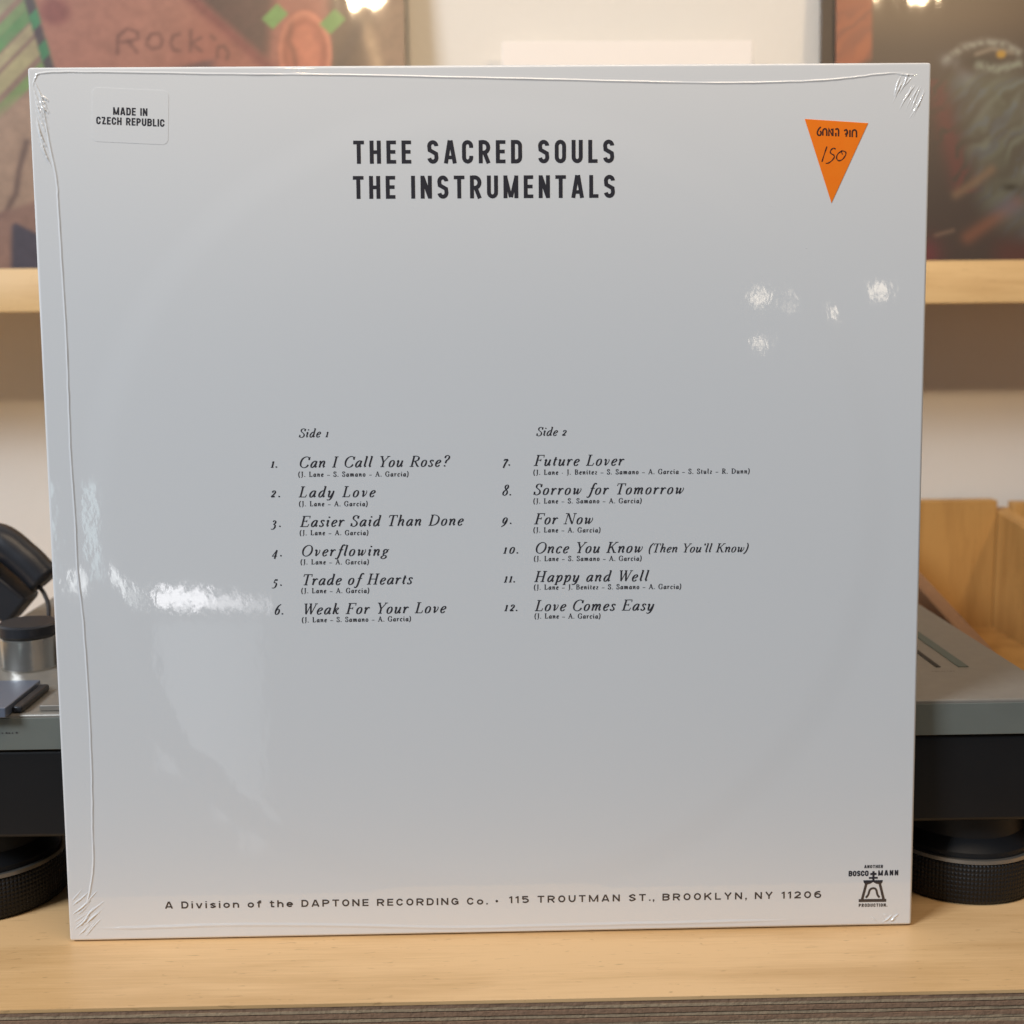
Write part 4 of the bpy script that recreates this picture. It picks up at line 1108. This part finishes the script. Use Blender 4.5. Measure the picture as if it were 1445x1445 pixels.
# --- small bell emblem at the lower right
logo_obj = None
V, F = [], []
def pl(pts, w, smooth=False, closed=False, k=0):
    P = [(a / 1000, b / 1000) for a, b in pts]
    if smooth: P = catmull(P, 5)
    ribbon(V, F, P, [w / 1000] * len(P), closed, -0.00006 - 0.0000015 * k)
pl([(142.55, 21.35), (142.58, 17.4)], .85)
pl([(141.35, 20.28), (143.72, 20.28)], .80, k=1)
pl([(140.87, 18.76), (144.20, 18.76)], .72, k=2)
pl([(140.0, 16.9), (138.42, 10.3)], .98, k=3)
pl([(144.92, 16.9), (146.60, 10.2)], .98, k=4)
pl([(137.17, 10.02), (147.56, 9.92)], 1.15, k=5)
pl([(139.85, 11.07), (140.72, 12.25), (141.25, 14.0), (142.1, 14.66), (143.09, 14.64), (143.75, 13.95), (144.2, 12.2), (145.02, 11.07)], .78, True, k=6)
cap_pts = [(138.75, 17.88), (146.12, 17.82), (146.05, 17.1), (145.6, 16.4), (144.68, 16.25), (143.56, 16.5), (142.45, 17.15), (141.45, 16.5), (140.4, 16.2), (139.4, 16.4), (138.9, 17.1)]
b0 = len(V)
for a, c in cap_pts: V.append((a / 1000, -0.00007, c / 1000))
V.append((0.1424, -0.00007, 0.01760)); cidx = len(V) - 1
for i in range(len(cap_pts)): F.append((b0 + i, b0 + (i + 1) % len(cap_pts), cidx))
em = new_obj("bell_emblem", mesh_of("bell_emblem", V, F), M_ink, rec)
for txt, x0, z0, x1, z1, cap in (('ANOTHER', 139.03, 22.55, 146.09, 22.50, 1.25), ('BOSCO', 133.19, 19.52, 140.69, 19.52, 2.1), ('MANN', 144.31, 19.56, 151.88, 19.56, 2.08), ('PRODUCTION.', 137.21, 7.52, 147.96, 7.46, 1.28)):
    text_mesh("emblem_lettering", txt, x0, z0, x1, z1, cap, 'logo', M_ink, em)

# --- clear country of origin sticker
ang = -math.atan2(308.16 - 306.81, 26.34)
def rounded(x0, x1, z0, z1, r, k=6):
    out = []
    for cx, cz, a0 in ((x1 - r, z1 - r, 0), (x0 + r, z1 - r, 90), (x0 + r, z0 + r, 180), (x1 - r, z0 + r, 270)):
        for i in range(k + 1):
            a = math.radians(a0 + 90 * i / k); out.append((cx + r * math.cos(a), cz + r * math.sin(a)))
    return out
cxs, czs = -122.66, 298.29
def stick(pts, inset_r, y_top, name, mat, edge_w=0.14):
    n = len(pts)
    c = np.mean(pts, axis=0)
    v, f = [], []
    for lev in range(3):
        for p in pts:
            q = np.array(p)
            if lev == 0: yy = 0.0
            elif lev == 1: yy = y_top * 0.85
            else: yy = y_top
            if lev == 2: q = c + (q - c) * (1 - edge_w / np.linalg.norm(q - c))
            v.append((q[0] / 1000, -yy / 1000, q[1] / 1000))
    for lev in range(2):
        for i in range(n):
            j = (i + 1) % n
            f.append((lev * n + i, lev * n + j, (lev + 1) * n + j, (lev + 1) * n + i))
    f.append(tuple(2 * n + i for i in range(n)))
    me = mesh_of(name, v, f)
    return new_obj(name, me, mat, rec)
P4 = rounded(-13.2, 13.2, -9.2, 9.2, 2.0)
ca, sa = math.cos(ang), math.sin(ang)
P4 = [(cxs + a * ca - b_ * sa, czs + a * sa + b_ * ca) for a, b_ in P4]
cs = stick(P4, 0, 0.07, "origin_sticker", M_cover, 0.16)
tag(cs, "clear rounded sticker reading made in Czech Republic")
for txt, x0, z0, x1, z1, cap in (('MADE IN', -128.58, 298.75, -116.74, 298.25, 2.60), ('CZECH REPUBLIC', -134.54, 295.65, -111.0, 294.55, 2.56)):
    text_mesh("sticker_lettering", txt, x0, z0, x1, z1, cap, 'country', M_ink, cs, y=-0.00010)

# --- orange triangular price sticker
ps = stick([(112.96, 295.85), (122.86, 266.85), (135.37, 294.28)], 0, 0.16, "price_sticker", M_orange, 0.25)
tag(ps, "orange triangular price sticker pointing down, 150 handwritten")
HEB = [[(118.61, 293.08), (117.8, 292.15), (117.43, 291.06), (117.82, 290.25), (118.58, 290.32), (118.74, 291.17), (118.43, 291.71)],
       [(119.41, 290.07), (119.39, 291.66), (119.8, 292.34), (120.43, 292.33), (120.75, 291.65), (120.77, 289.99)],
       [(123.76, 292.12), (124.46, 292.4), (124.92, 291.86), (124.95, 289.79)],
       [(126.89, 291.66), (127.61, 292.04), (128.05, 291.48), (127.96, 290.62), (127.21, 290.63)],
       [(129.84, 289.51), (129.81, 291.22), (130.21, 291.88), (130.89, 291.88), (131.28, 291.21), (131.31, 289.43)]]
HEBS = [[(121.53, 289.93), (121.49, 292.37), (122.86, 289.97)], [(122.9, 292.49), (122.94, 289.92)], [(122.2, 292.13), (122.9, 292.12)],
        [(123.98, 291.02), (124.0, 289.8)], [(128.0, 291.48), (127.65, 289.65)], [(128.95, 291.96), (128.99, 289.59)]]
V, F = [], []
k = 0
for s_ in HEB:
    P = catmull([(a / 1000, c / 1000) for a, c in s_], 4); ribbon(V, F, P, [0.00056] * len(P), False, -0.00019 - k * 1.5e-6); k += 1
for s_ in HEBS:
    P = [(a / 1000, c / 1000) for a, c in s_]; ribbon(V, F, P, [0.00056] * len(P), False, -0.00019 - k * 1.5e-6); k += 1
new_obj("shop_lettering", mesh_of("shop_lettering", V, F), M_sticker_ink, ps)
PEN = [[(120.9, 286.32), (120.06, 283.83), (119.22, 281.09)],
       [(124.02, 285.4), (123.31, 285.72), (122.51, 285.28), (122.12, 284.43), (122.58, 283.76), (123.39, 283.32), (123.56, 282.58), (122.62, 281.36), (121.49, 280.64), (120.56, 280.52)],
       [(126.05, 284.65), (124.85, 283.8), (124.37, 282.45), (125.01, 281.47), (126.27, 281.71), (127.26, 282.8), (127.7, 283.9), (127.23, 284.57), (126.04, 284.7), (126.47, 283.54)]]
V, F = [], []
for k, s_ in enumerate(PEN):
    P = catmull([(a / 1000, c / 1000) for a, c in s_], 7); ribbon(V, F, P, [0.00042 + 0.00009 * math.sin(i * .6) for i in range(len(P))], False, -0.00019 - k * 1.5e-6)
new_obj("handwritten_price", mesh_of("handwritten_price", V, F), M_sticker_ink, ps)
